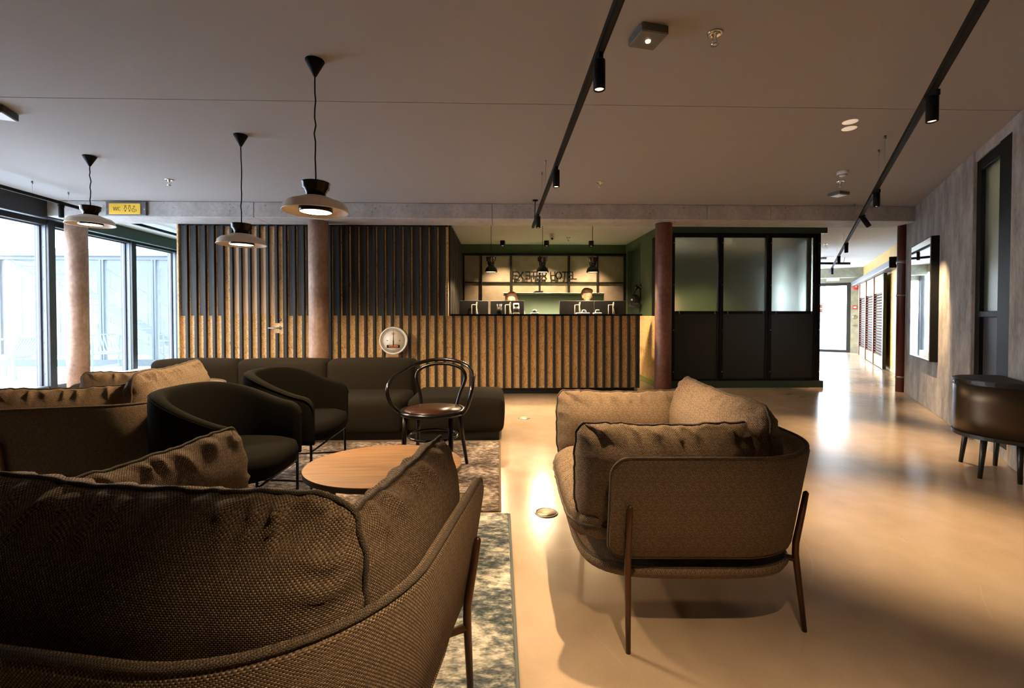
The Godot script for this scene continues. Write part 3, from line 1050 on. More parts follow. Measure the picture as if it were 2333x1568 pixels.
	var smalls := [[0.525, "clear bell-shaped gadget on a white base in the middle of the counter"], [1.24, "white desk phone in front of the third monitor"], [1.46, "small clear card holder in front of the man's monitor"]]
	for k in 3:
		var q = smalls[k]
		var hb := thing(["desk_gadget", "desk_phone", "card_holder"][k], q[1], ["gadget", "phone", "card holder"][k], Vector3(q[0], 1.145, -6.75))
		var sx := 0.2 if k == 1 else 0.12
		put("base", bm(Vector3(sx, 0.022, 0.1), 0.006), mt.warm_white, hb, Vector3(0, 0.011, 0))
		put("body", bm(Vector3(0.075, 0.03, 0.06), 0.008), mt.chrome, hb, Vector3(0.02 if k == 1 else 0.0, 0.037, 0))
		put("cap", bm(Vector3(0.05, 0.014, 0.05), 0.004), mt.warm_white, hb, Vector3(0.02 if k == 1 else 0.0, 0.059, 0))
	# reception pendants
	var lab := ["black glossy bell pendant over the counter nearest the batten wall", "black glossy bell pendant in the middle above the hotel name", "black glossy bell pendant above the counter nearest the rust column"]
	var first: Node3D
	for k in 3:
		var at := Vector3([-0.118, 0.652, 1.407][k], 1.773, -6.85)
		if k == 0:
			first = thing("counter_pendant", lab[0], "pendant lamp", at, 0, "pendants over the counter")
			var m := Mb.new()
			m.lathe([Vector2(0.09568, 0.0), Vector2(0.092, 0.015), Vector2(0.08096, 0.055), Vector2(0.046, 0.09), Vector2(0.04232, 0.1), Vector2(0.046, 0.106), Vector2(0.05152, 0.13), Vector2(0.0552, 0.16), Vector2(0.07176, 0.17), Vector2(0.0736, 0.212), Vector2(0.07912, 0.214), Vector2(0.07912, 0.222), Vector2(0, 0.222), Vector2(0, 0.2), Vector2(0.0368, 0.19), Vector2(0.0368, 0.1), Vector2(0.0736, 0.05), Vector2(0.08832, 0.0), Vector2(0.09568, 0.0)], 28)
			put("shade", m.commit(), mt.black_gloss, first)
			var dm := Mb.new()
			dm.lathe([Vector2(0, 0.016), Vector2(0.082, 0.016), Vector2(0.082, 0.008), Vector2(0, 0.004)], 24)
			put("lamp_lens", dm.commit(), mt.lamp_small, first)
			var cd := Mb.new()
			cd.tube([Vector3(0, 0.22, 0), Vector3(0, 0.737, 0)], 0.004, 6)
			put("cord", cd.commit(), mt.rubber, first)
			spot(first, Vector3(0, -0.012, 0), Vector3(0, -1, 0), 5.0, WARM, 80.0, 0.05, 0.25)
		else:
			var c := copy(first, lab[k])
			c.position = at
	# ceiling cylinders
	var dl := ["black cylinder downlight on the reception ceiling, left of three", "black cylinder downlight on the reception ceiling, middle of three", "black cylinder downlight on the reception ceiling, right of three"]
	for k in 3:
		var at := Vector3([0.065, 0.88, 1.71][k], 2.51, -8.46)
		if k == 0:
			first = thing("cylinder_downlight", dl[0], "downlight", at, 0, "cylinder downlights")
			var m := Mb.new()
			m.lathe([Vector2(0, 0), Vector2(0.046, 0), Vector2(0.046, -0.1), Vector2(0.04, -0.1), Vector2(0.036, -0.085), Vector2(0, -0.085)], 24)
			put("housing", m.commit(), mt.black_metal, first)
			var dm := Mb.new()
			dm.lathe([Vector2(0, -0.086), Vector2(0.035, -0.086), Vector2(0.035, -0.09), Vector2(0, -0.09)], 20)
			put("lamp_lens", dm.commit(), mt.lamp_small, first)
			spot(first, Vector3(0, -0.105, 0), Vector3(0, -1, -0.12), 9.0, WARM, 48.0, 0.03, 1.0)
		else:
			var c := copy(first, dl[k])
			c.position = at
	var cc := thing("security_camera", "small white security camera on the reception ceiling", "camera", Vector3(0.893, 2.51, -7.74))
	put("mount", bm(Vector3(0.08, 0.02, 0.08), 0.006), mt.white_plastic, cc, Vector3(0, -0.01, 0))
	var cm := Mb.new()
	cm.lathe([Vector2(0, 0.05), Vector2(0.034, 0.05), Vector2(0.036, 0.03), Vector2(0.036, -0.05), Vector2(0.028, -0.055), Vector2(0, -0.055)], 18)
	put("body", cm.commit(), mt.white_plastic, cc, Vector3(0, -0.065, 0.01), Basis(Vector3.RIGHT, -1.1))
	var le := Mb.new()
	le.lathe([Vector2(0, 0.004), Vector2(0.014, 0.002), Vector2(0.018, 0), Vector2(0, 0)], 14)
	put("lens", le.commit(), mt.black_gloss, cc, Vector3(0, -0.092, 0.06), Basis(Vector3.RIGHT, 2.04))
	put("neck", bm(Vector3(0.04, 0.03, 0.04), 0.004), mt.white_plastic, cc, Vector3(0, -0.03, 0))
	# cap and helmet on a hook
	var hk := thing("wall_hook", "dark round wall hook on the green wall", "hook", Vector3(2.48, 1.62, -7.95))
	var hm := Mb.new()
	hm.lathe([Vector2(0, 0.0), Vector2(0.055, 0.0), Vector2(0.055, 0.012), Vector2(0.02, 0.02), Vector2(0.02, 0.06), Vector2(0.05, 0.066), Vector2(0.05, 0.085), Vector2(0, 0.09)], 20, Transform3D(Basis(Vector3.BACK, PI / 2), Vector3.ZERO))
	put("peg", hm.commit(), mt.bentwood, hk)
	put("plate", bm(Vector3(0.012, 0.3, 0.07), 0.004), mt.black_metal, hk, Vector3(-0.006, -0.08, 0))
	var cap := thing("cap", "black peaked cap hanging from the wall hook", "cap", Vector3(2.36, 1.4, -7.93))
	var dome := Mb.new()
	dome.lathe([Vector2(0, 0.1), Vector2(0.05, 0.09), Vector2(0.085, 0.05), Vector2(0.095, 0.0), Vector2(0.09, -0.05), Vector2(0.08, -0.05), Vector2(0, -0.04)], 20)
	put("crown", dome.commit(), mt.cloth_dark, cap)
	var pk := Mb.new()
	pk.grid(peak_rows(), false, true, true)
	put("peak", pk.commit(), mt.cloth_dark, cap, Vector3(0, -0.03, 0.02), Basis(Vector3.RIGHT, 0.7))
	put("badge", bm(Vector3(0.03, 0.03, 0.006), 0.002), mt.white_plastic, cap, Vector3(-0.06, 0.0, 0.075), Basis(Vector3.UP, -0.6))
	var str_ := Mb.new()
	str_.tube(fillet([Vector3(0.0, 0.095, 0), Vector3(0.03, 0.16, -0.01), Vector3(0.05, 0.21, -0.02)], 0.03), 0.008, 6)
	put("strap", str_.commit(), mt.cloth_dark, cap)

func peak_rows() -> Array:
	var rows := []
	for i in 9:
		var a := -1.1 + 2.2 * i / 8.0
		var rr := []
		for q in [[0.085, 0.004], [0.16 * cos(a * 0.55), -0.02], [0.16 * cos(a * 0.55), -0.026], [0.085, -0.004]]:
			rr.append(Vector3(q[0] * sin(a), q[1], q[0] * cos(a)))
		rows.append(rr)
	return rows

func build_letters() -> void:
	# upright black letters E X (reversed E) T E R   H O T E L with stencil gaps
	var t := thing("hotel_name_lettering", "black EXETER HOTEL letters on the glazed back wall", "lettering", Vector3(0, 0, -8.85))
	var shapes := {
		"E": [[0, 0, 0, 1], [0.08, 1, 0.8, 1], [0.16, 0.5, 0.7, 0.5], [0.08, 0, 0.8, 0]],
		"X": [[0, 1, 0.42, 0.56], [0.42, 0.44, 0, 0], [1, 1, 0.56, 0.5], [0.56, 0.5, 1, 0]],
		"3": [[0.8, 0, 0.8, 1], [0.72, 1, 0, 1], [0.64, 0.5, 0.12, 0.5], [0.72, 0, 0, 0]],
		"T": [[0, 1, 0.9, 1], [0.45, 0.88, 0.45, 0]],
		"R": [[0, 0, 0, 1], [0.1, 1, 0.6, 1], [0.6, 1, 0.74, 0.76], [0.74, 0.76, 0.6, 0.5], [0.6, 0.5, 0.14, 0.5], [0.42, 0.38, 0.76, 0]],
		"H": [[0, 0, 0, 1], [0.84, 0, 0.84, 1], [0.12, 0.5, 0.72, 0.5]],
		"L": [[0, 0, 0, 1], [0.12, 0, 0.72, 0]],
		"O": []}
	var arc := []
	for k in 20:
		if k == 4 or k == 5 or k == 14 or k == 15:
			continue
		var a0 := TAU * k / 20
		var a1 := TAU * (k + 1) / 20
		arc.append([0.52 + 0.52 * cos(a0), 0.5 + 0.5 * sin(a0), 0.52 + 0.52 * cos(a1), 0.5 + 0.5 * sin(a1)])
	shapes["O"] = arc
	var hh := 0.135
	var ww := 0.1
	# letter, left edge in metres along the wall
	var word := [["E", 0.27], ["X", 0.365], ["3", 0.515], ["T", 0.625], ["E", 0.735], ["R", 0.84], ["H", 1.0], ["O", 1.105], ["T", 1.23], ["E", 1.335], ["L", 1.43]]
	for l in word:
		var m := Mb.new()
		for s in shapes[l[0]]:
			var a := Vector3(s[0] * ww, s[1] * hh, 0)
			var b := Vector3(s[2] * ww, s[3] * hh, 0)
			var d := b - a
			m.box((a + b) / 2, Vector3(d.length() + 0.018, 0.021, 0.012), 0.0, Basis(Vector3.BACK, atan2(d.y, d.x)))
		put("letter", m.commit(), mt.black_metal, t, Vector3(l[1], 1.835, 0))

# ------------------------------------------------------------------ steel and reeded glass partition
func build_partition() -> void:
	var t := thing("glazed_partition", "black steel partition with three reeded glass panes and green header", "partition", Vector3(0, 0, -7.0))
	bx("header", Vector3(2.56, 2.406, -0.12), Vector3(5.1, 2.5, 0.03), mt.deep_green, t, 0.003)
	bx("base", Vector3(2.56, 0, -0.1), Vector3(5.07, 0.105, 0.02), mt.deep_green, t, 0.003)
	var ps := [[2.56, 2.72], [3.4, 3.483], [4.162, 4.246], [4.929, 5.02]]
	for p in ps:
		bx("post", Vector3(p[0], 0.105, -0.06), Vector3(p[1], 2.406, 0.0), mt.black_metal, t, 0.003)
		bx("post_fin", Vector3((p[0] + p[1]) / 2 - 0.008, 0.12, 0.0), Vector3((p[0] + p[1]) / 2 + 0.008, 2.39, 0.012), mt.black_metal, t)
	var riv := Mb.new()
	riv.lathe([Vector2(0, 0.005), Vector2(0.006, 0.004), Vector2(0.009, 0), Vector2(0, 0)], 8)
	var rivet := riv.commit()
	for k in 3:
		var x0: float = ps[k][1]
		var x1: float = ps[k + 1][0]
		bx("head_rail", Vector3(x0, 2.338, -0.05), Vector3(x1, 2.406, -0.005), mt.black_metal, t, 0.003)
		bx("mid_rail", Vector3(x0, 1.15, -0.05), Vector3(x1, 1.194, 0.004), mt.black_metal, t, 0.003)
		bx("foot_rail", Vector3(x0, 0.105, -0.05), Vector3(x1, 0.14, -0.005), mt.black_metal, t, 0.003)
		bx("pane", Vector3(x0, 1.194, -0.034), Vector3(x1, 2.338, -0.028), mt.reeded_glass, t)
		bx("panel", Vector3(x0, 0.14, -0.036), Vector3(x1, 1.15, -0.022), mt.black_panel, t)
		for x in [x0 + 0.07, x1 - 0.05]:
			for y in [1.162, 1.182]:
				put("rivet", rivet, mt.steel, t, Vector3(x, y, 0.004), Basis(Vector3.RIGHT, PI / 2))
	for p in ps:
		for y in [0.25, 0.9, 1.6, 2.25]:
			put("rivet", rivet, mt.steel, t, Vector3(p[1] - 0.015, y, 0.0), Basis(Vector3.RIGHT, PI / 2))
	# the small room behind it
	var b := struct("wall_office_back")
	bx("face", Vector3(2.56, 0, -10.0), Vector3(6.15, 2.5, -9.85), mt.office_green, b)
	var sd := thing("side_partition", "black steel glazed side of the small office along the corridor", "partition", Vector3(4.9, 0, -7.06), RWT + 0.12)
	bx("panel", Vector3(0.02, 0, -0.04), Vector3(3.3, 1.15, 0.0), mt.black_panel, sd)
	bx("header", Vector3(0.02, 2.34, -0.05), Vector3(3.3, 2.5, 0.01), mt.black_metal, sd)
	for s in [0.0, 1.1, 2.2, 3.3]:
		bx("post", Vector3(s, 0, -0.05), Vector3(s + 0.07, 2.34, 0.01), mt.black_metal, sd, 0.003)
	for s in [0.07, 1.17, 2.27]:
		bx("pane", Vector3(s, 1.15, -0.02), Vector3(s + 1.03, 2.34, -0.014), mt.window_glass, sd)
	# office downlights, tilted to throw a light patch on the green wall
	var dl := ["recessed office downlight seen through the left reeded pane", "recessed office downlight seen through the middle reeded pane"]
	for k in 2:
		var o := thing("office_downlight", dl[k], "downlight", Vector3([3.35, 4.25][k], 2.51, -8.4), 0, "office downlights")
		var m := Mb.new()
		m.lathe([Vector2(0, -0.004), Vector2(0.045, -0.004), Vector2(0.045, -0.008), Vector2(0, -0.008)], 18)
		put("lamp_lens", m.commit(), mt.lamp_small, o)
		var rg := Mb.new()
		rg.lathe([Vector2(0.045, 0), Vector2(0.058, 0), Vector2(0.056, -0.01), Vector2(0.045, -0.01), Vector2(0.045, 0)], 18)
		put("trim_ring", rg.commit(), mt.white_plastic, o)
		spot(o, Vector3(0, -0.02, 0), Vector3(0.1, -1, -0.6), 12.0, WARM, 34.0, 0.03, 0.5)
	var cab := thing("office_cabinet", "tan office cabinet blurred behind the left reeded pane", "cabinet", Vector3(3.2, 0, -9.5))
	put("body", bm(Vector3(0.9, 1.5, 0.45), 0.006), mt.plaster_tan, cab, Vector3(0, 0.75, 0))
	put("door", bm(Vector3(0.43, 1.4, 0.02), 0.004), mt.plaster_tan, cab, Vector3(-0.22, 0.76, 0.235))
	put("door", bm(Vector3(0.43, 1.4, 0.02), 0.004), mt.plaster_tan, cab, Vector3(0.22, 0.76, 0.235))

# ------------------------------------------------------------------ corridor to the far door
func build_corridor() -> void:
	var y := struct("wall_corridor_right")
	y.position = RWA
	y.rotation.y = RWT
	bx("face", Vector3(0.3, 0, 0.3), Vector3(9.4, 2.52, 0.45), mt.yellow_paint, y)
	var l := struct("wall_corridor_added_glazing")  # unseen glazed wall, added to let daylight brighten the corridor
	l.position = RWA
	l.rotation.y = RWT
	bx("upstand", Vector3(3.9, 0, -1.95), Vector3(9.2, 0.15, -1.85), mt.concrete_green, l)
	bx("head", Vector3(3.9, 2.3, -1.95), Vector3(9.2, 2.51, -1.85), mt.concrete_green, l)
	for k in 5:
		bx("mullion", Vector3(3.9 + 1.3 * k, 0.15, -1.95), Vector3(4.0 + 1.3 * k, 2.3, -1.85), mt.dark_frame, l)
		if k < 4:
			bx("pane", Vector3(4.0 + 1.3 * k, 0.15, -1.903), Vector3(5.2 + 1.3 * k, 2.3, -1.897), mt.window_glass, l)
	var e := struct("wall_corridor_end")
	e.position = RWA
	e.rotation.y = RWT
	bx("pier", Vector3(9.2, 0, 0.1), Vector3(9.4, 2.51, 0.32), mt.concrete_green, e)
	bx("lintel", Vector3(9.2, 2.14, -1.9), Vector3(9.4, 2.51, 0.1), mt.concrete_green, e)
	bx("added_sidelight_frame", Vector3(9.22, 0, -1.9), Vector3(9.3, 2.14, -1.82), mt.dark_frame, e, 0.003)  # hidden glazing added beside the door to brighten mirror and floor
	bx("added_sidelight_pane", Vector3(9.25, 0.0, -1.82), Vector3(9.256, 2.14, -0.8), mt.window_glass, e)
	bx("beam", Vector3(8.3, 2.24, -1.85), Vector3(8.65, 2.51, 0.3), mt.concrete_green, e, 0.005)
	var d := struct("door_2")
	d.position = RWA
	d.rotation.y = RWT
	bx("jamb", Vector3(9.22, 0, -0.8), Vector3(9.3, 2.14, -0.72), mt.dark_frame, d, 0.003)
	bx("jamb", Vector3(9.22, 0, 0.0), Vector3(9.3, 2.14, 0.1), mt.dark_frame, d, 0.003)
	bx("head", Vector3(9.22, 2.05, -0.72), Vector3(9.3, 2.14, 0.0), mt.dark_frame, d, 0.003)
	bx("threshold", Vector3(9.22, 0, -0.72), Vector3(9.3, 0.07, 0.0), mt.dark_frame, d, 0.003)
	bx("pane", Vector3(9.25, 0.07, -0.72), Vector3(9.256, 2.05, 0.0), mt.window_glass, d)
	var hd := Mb.new()
	hd.tube(fillet([Vector3(9.22, 1.0, -0.76), Vector3(9.17, 1.0, -0.76), Vector3(9.17, 1.0, -0.64)], 0.02), 0.01, 6)
	put("handle", hd.commit(), mt.steel, d)
	for k in 2:
		var st := thing("door_sticker", ["upper small square notice stuck on the far glass door", "lower small square notice stuck on the far glass door"][k], "sticker", rw(9.24, 1.42 - 0.13 * k, 0.66), RWT, "stickers on the far door")
		put("print", bm(Vector3(0.004, 0.11, 0.1)), mt.box_grey, st)
		put("mark", bm(Vector3(0.005, 0.05, 0.06)), mt.orange_print, st, Vector3(-0.002, 0.01, 0))
	# outside the far door: snowy steps going up
	var s := thing("outdoor_steps", "snow-covered steps rising outside the far glass door", "steps", RWA, RWT)
	for k in 9:
		bx("step", Vector3(10.2 + 0.34 * k, -0.05, -2.2), Vector3(14.5, 0.14 * (k + 1), 2.0), mt.snow, s, 0.01)
	var g := struct("floor_yard")
	g.position = RWA
	g.rotation.y = RWT
	bx("snow_cover", Vector3(9.4, -0.3, -9), Vector3(24, -0.04, 8), mt.snow, g)
	bx("snow_cover", Vector3(3.0, -0.3, -9), Vector3(9.4, -0.04, -2.06), mt.snow, g)
	# sliding louvred screen and its rail
	var sc := thing("sliding_screen", "sliding timber louvre screen hung on the yellow corridor wall", "screen", RWA, RWT)
	bx("rail", Vector3(2.7, 2.02, 0.1), Vector3(9.0, 2.14, 0.24), mt.frame_grey, sc, 0.01)
	bx("rail_cap", Vector3(2.66, 2.0, 0.1), Vector3(2.7, 2.2, 0.3), mt.black_metal, sc, 0.003)
	for q in [3.95, 5.3, 6.65, 8.0]:
		bx("stile", Vector3(q - 0.06, 0.02, 0.18), Vector3(q + 0.06, 2.0, 0.24), mt.pipe_red if q > 4 else mt.bentwood, sc, 0.004)
	for k in 3:
		var x0 := 4.01 + 1.35 * k
		bx("top_panel", Vector3(x0, 1.62, 0.2), Vector3(x0 + 1.23, 2.0, 0.225), mt.yellow_paint, sc)
		bx("bottom_panel", Vector3(x0, 0.02, 0.2), Vector3(x0 + 1.23, 0.26, 0.225), mt.yellow_paint, sc)
		bx("back_panel", Vector3(x0, 0.26, 0.226), Vector3(x0 + 1.23, 1.62, 0.236), mt.black_panel, sc)
		for j in 22:
			put("slat", bm(Vector3(1.23, 0.024, 0.012), 0.002), mt.louvre, sc, Vector3(x0 + 0.615, 0.29 + 0.0615 * j, 0.205))
	# things on the end wall
	var sg := thing("fire_call_point", "small red and white fire call point on the far concrete wall", "call point", rw(9.19, 1.38, -0.2), RWT)
	put("box", bm(Vector3(0.03, 0.11, 0.11), 0.004), mt.red_paint, sg)
	put("plate", bm(Vector3(0.006, 0.05, 0.07), 0.001), mt.white_plastic, sg, Vector3(-0.017, 0, 0))
	var sp := thing("intercom_disc", "grey round intercom disc on the far concrete wall", "intercom", rw(9.195, 1.08, -0.2), RWT)
	var dm := Mb.new()
	dm.lathe([Vector2(0, 0.012), Vector2(0.06, 0.012), Vector2(0.065, 0), Vector2(0, 0)], 18)
	put("disc", dm.commit(), mt.steel, sp, Vector3.ZERO, Basis(Vector3.BACK, PI / 2))
	var bell := thing("alarm_bell", "red alarm bell on the wall above the far door", "alarm", rw(9.19, 2.0, -0.22), RWT)
	var bl := Mb.new()
	bl.lathe([Vector2(0, 0.06), Vector2(0.05, 0.055), Vector2(0.085, 0.03), Vector2(0.09, 0), Vector2(0, 0)], 20)
	put("gong", bl.commit(), mt.red_paint, bell, Vector3.ZERO, Basis(Vector3.BACK, PI / 2))
	put("badge", bm(Vector3(0.02, 0.03, 0.05), 0.004), mt.white_plastic, bell, Vector3(-0.06, 0, 0))
	var sl := thing("door_pull", "steel door pull below the intercom disc on the far wall", "handle", rw(9.19, 0.83, -0.2), RWT)
	put("bar", bm(Vector3(0.02, 0.02, 0.12), 0.004), mt.steel, sl, Vector3(-0.02, 0, 0))
	put("plate", bm(Vector3(0.006, 0.06, 0.03), 0.001), mt.steel, sl)
	var ex := thing("emergency_lamp", "white emergency lamp over the far glass door", "lamp", rw(9.16, 2.24, 0.35), RWT)
	put("case", bm(Vector3(0.06, 0.09, 0.34), 0.01), mt.white_plastic, ex)
	put("lamp_lens", bm(Vector3(0.01, 0.06, 0.28), 0.003), mt.lamp_small, ex, Vector3(-0.032, 0, 0))
	var du := thing("cross_rail", "thin black ceiling rail across the corridor", "rail", Vector3(7.6, 2.36, -10.6))
	put("bar", bm(Vector3(2.6, 0.05, 0.05), 0.003), mt.black_metal, du, Vector3(-0.6, 0, 0))
	for x in [-1.2, 0.55]:
		var hn := Mb.new()
		hn.tube([Vector3(x, 0.02, 0), Vector3(x + 0.03, 0.15, 0)], 0.004, 5)
		put("hanger", hn.commit(), mt.black_metal, du)

# ------------------------------------------------------------------ angled concrete wall on the right
func build_right_wall() -> void:
	var w := struct("wall_right")
	w.position = RWA
	w.rotation.y = RWT
	var cb: Material = mt.concrete_board
	bx("slab", Vector3(-0.98, 0, 0), Vector3(0.57, CE, 0.3), cb, w, 0.004)
	bx("slab", Vector3(-1.712, 0, 0), Vector3(-0.986, CE, 0.3), cb, w, 0.004)
	bx("pilaster", Vector3(-2.39, 0, -0.018), Vector3(-1.718, CE - 0.0, 0.3), cb, w, 0.006)
	bx("slab", Vector3(-5.95, 0, -0.01), Vector3(-3.228, CE, 0.3), cb, w, 0.006)
	bx("recess_head", Vector3(-3.23, 2.5, 0.0), Vector3(-2.39, CE, 0.3), mt.concrete, w)
	bx("recess_sill", Vector3(-3.23, 0.0, 0.02), Vector3(-2.39, 0.1, 0.3), cb, w)
	bx("return_face", Vector3(0.5, 0, 0.0), Vector3(0.57, 2.52, 0.45), cb, w)
	var wn := struct("window_6")
	wn.position = RWA
	wn.rotation.y = RWT
	bx("stile", Vector3(-2.5, 0.1, 0.01), Vector3(-2.39, 2.5, 0.08), mt.black_metal, wn, 0.003)
	bx("stile", Vector3(-3.228, 0.1, 0.0), Vector3(-2.96, 2.5, 0.08), mt.black_metal, wn, 0.003)
	bx("head", Vector3(-2.96, 2.4, 0.01), Vector3(-2.5, 2.5, 0.08), mt.black_metal, wn, 0.003)
	bx("mid_rail", Vector3(-2.96, 1.11, 0.01), Vector3(-2.5, 1.16, 0.08), mt.black_metal, wn, 0.003)
	bx("foot_rail", Vector3(-2.96, 0.1, 0.01), Vector3(-2.5, 0.18, 0.08), mt.black_metal, wn, 0.003)
	bx("pane", Vector3(-2.96, 1.16, 0.04), Vector3(-2.5, 2.4, 0.046), mt.reeded_glass, wn)
	bx("panel", Vector3(-2.96, 0.18, 0.04), Vector3(-2.5, 1.11, 0.05), mt.grey_plastic, wn)
	# the lit room behind that window
	var rm := struct("wall_side_room")
	rm.position = RWA
	rm.rotation.y = RWT
	bx("back_face", Vector3(-4.2, 0, 1.7), Vector3(-1.2, CE, 1.8), mt.plaster_white, rm)
	bx("dado", Vector3(-4.2, 0, 1.66), Vector3(-1.2, 1.62, 1.7), mt.side_green, rm)
	bx("dado", Vector3(-1.24, 0, 0.3), Vector3(-1.2, 1.62, 1.66), mt.side_green, rm)
	bx("side_face", Vector3(-4.3, 0, 0.3), Vector3(-4.2, CE, 1.8), mt.plaster_white, rm)
	bx("side_face", Vector3(-1.2, 0, 0.3), Vector3(-1.1, CE, 1.8), mt.plaster_white, rm)
	var lp := thing("side_room_lamp", "ceiling lamp in the room behind the tall black window", "lamp", rw(-2.7, 2.5, -1.0))
	var m := Mb.new()
	m.lathe([Vector2(0, 0.09), Vector2(0.1, 0.09), Vector2(0.1, 0.05), Vector2(0, 0.05)], 18)
	put("lamp_lens", m.commit(), mt.lamp_small, lp)
	omni(lp, Vector3(0, 0.0, 0), 1.5, Color(1.0, 0.93, 0.8), 0.06)
	# mirror
	var mr := thing("wall_mirror", "tall black-edged mirror on the concrete wall by the corridor", "mirror", RWA, RWT)
	bx("frame", Vector3(-1.238, 0.6, -0.07), Vector3(-0.25, 2.02, 0.0), mt.black_metal, mr, 0.003)
	bx("mirror_glass", Vector3(-1.225, 0.615, -0.078), Vector3(-0.263, 2.005, -0.071), mt.mirror, mr)

# ------------------------------------------------------------------ columns and pipe
func build_columns() -> void:
	var q := [[-5.6, -6.23, 0.117, mt.column_tan, "pale brown concrete column by the windows", true], [-2.43, -6.23, 0.128, mt.column_tan, "brown concrete column in front of the battens between the lamps", true], [2.25, -6.2, 0.111, mt.column_rust, "rust-brown steel column at the end of the counter", false]]
	for c in q:
		var t := thing("round_column", c[4], "column", Vector3(c[0], 0, c[1]), 0, "round columns under the beam")
		var m := Mb.new()
		var r: float = c[2]
		m.lathe([Vector2(0, 0), Vector2(r, 0), Vector2(r, 0.6), Vector2(r, 1.2), Vector2(r, 1.8), Vector2(r, 2.39), Vector2(0, 2.39)], 40)
		put("shaft", m.commit(), c[3], t)
		if not c[5]:
			var cp := Mb.new()
			cp.lathe([Vector2(0, 2.389), Vector2(r + 0.05, 2.389), Vector2(r + 0.045, 2.381), Vector2(0, 2.381)], 32)
			put("cap_plate", cp.commit(), mt.concrete, t)
	var p := thing("drain_pipe", "dark red vertical drain pipe at the corridor corner", "pipe", Vector3(5.93, 0, -6.56))
	var m := Mb.new()
	m.lathe([Vector2(0, 0), Vector2(0.066, 0), Vector2(0.066, 1.86), Vector2(0.066, 2.51), Vector2(0, 2.51)], 28)
	put("tube", m.commit(), mt.pipe_red, p)
	for y in [0.22, 1.42, 1.91]:
		var r := Mb.new()
		var hh := 0.025 if y > 1.8 else 0.011
		r.lathe([Vector2(0.066, y - hh), Vector2(0.073, y - hh), Vector2(0.073, y + hh), Vector2(0.066, y + hh), Vector2(0.066, y - hh)], 28)
		r.box(Vector3(0.09, y, -0.02), Vector3(0.1, 0.012, 0.012))
		put("clamp", r.commit(), mt.steel, p)

# ------------------------------------------------------------------ track lights
func track(label: String, at: Vector3, turn: float, len_back: float, len_front: float, hangers: Array) -> void:
	# local -z runs away from the viewer
	var t := thing("light_track", label, "light track", at, turn, "suspended light tracks")
	bx("bar", Vector3(-0.016, 0, -len_front), Vector3(0.016, 0.034, len_back), mt.black_metal, t, 0.002)
	bx("slot", Vector3(-0.008, -0.002, -len_front + 0.01), Vector3(0.008, 0.0, len_back - 0.01), mt.rubber, t)
	for h in hangers:
		var w := Mb.new()
		w.tube([Vector3(0, 0.034, -h), Vector3(0, CE - at.y, -h)], 0.0014, 5)
		w.lathe([Vector2(0, 0), Vector2(0.008, 0), Vector2(0.01, -0.03), Vector2(0, -0.03)], 10, Transform3D(Basis.IDENTITY, Vector3(0, CE - at.y, -h)))
		put("hanger", w.commit(), mt.steel, t)

var head_mesh: Mesh
var lens_mesh: Mesh

func track_spot(label: String, at: Vector3, aim: Vector3, energy: float, angle := 27.0, big := 1.0) -> void:
	if head_mesh == null:
		var m := Mb.new()
		m.lathe([Vector2(0, 0), Vector2(0.024, 0), Vector2(0.026, -0.002), Vector2(0.026, -0.128), Vector2(0.022, -0.13), Vector2(0.02, -0.118), Vector2(0, -0.118)], 22)
		head_mesh = m.commit()
		var l := Mb.new()
		l.lathe([Vector2(0, -0.119), Vector2(0.0195, -0.119), Vector2(0.0195, -0.123), Vector2(0, -0.123)], 18)
		lens_mesh = l.commit()
	var t := thing("track_spotlight", label, "spotlight", at, 0, "spotlights on the tracks")
	put("clip", bm(Vector3(0.02, 0.03, 0.07), 0.002), mt.black_metal, t, Vector3(0, -0.012, 0))
	var d := (aim - at).normalized()
	var b := Basis.IDENTITY
	var dn := Vector3(0, -1, 0)
	if d.angle_to(dn) > 0.02:
		b = Basis(dn.cross(d).normalized(), dn.angle_to(d))
	put("housing", head_mesh, mt.black_metal, t, Vector3(0, -0.02, 0), b)
	put("lamp_lens", lens_mesh, mt.lamp_spot, t, Vector3(0, -0.02, 0), b)
	var o := Vector3(0, -0.02, 0) + b * Vector3(0, -0.132, 0)
	spot(t, o, o + d, energy, WARM, angle, 0.018, 0.95)

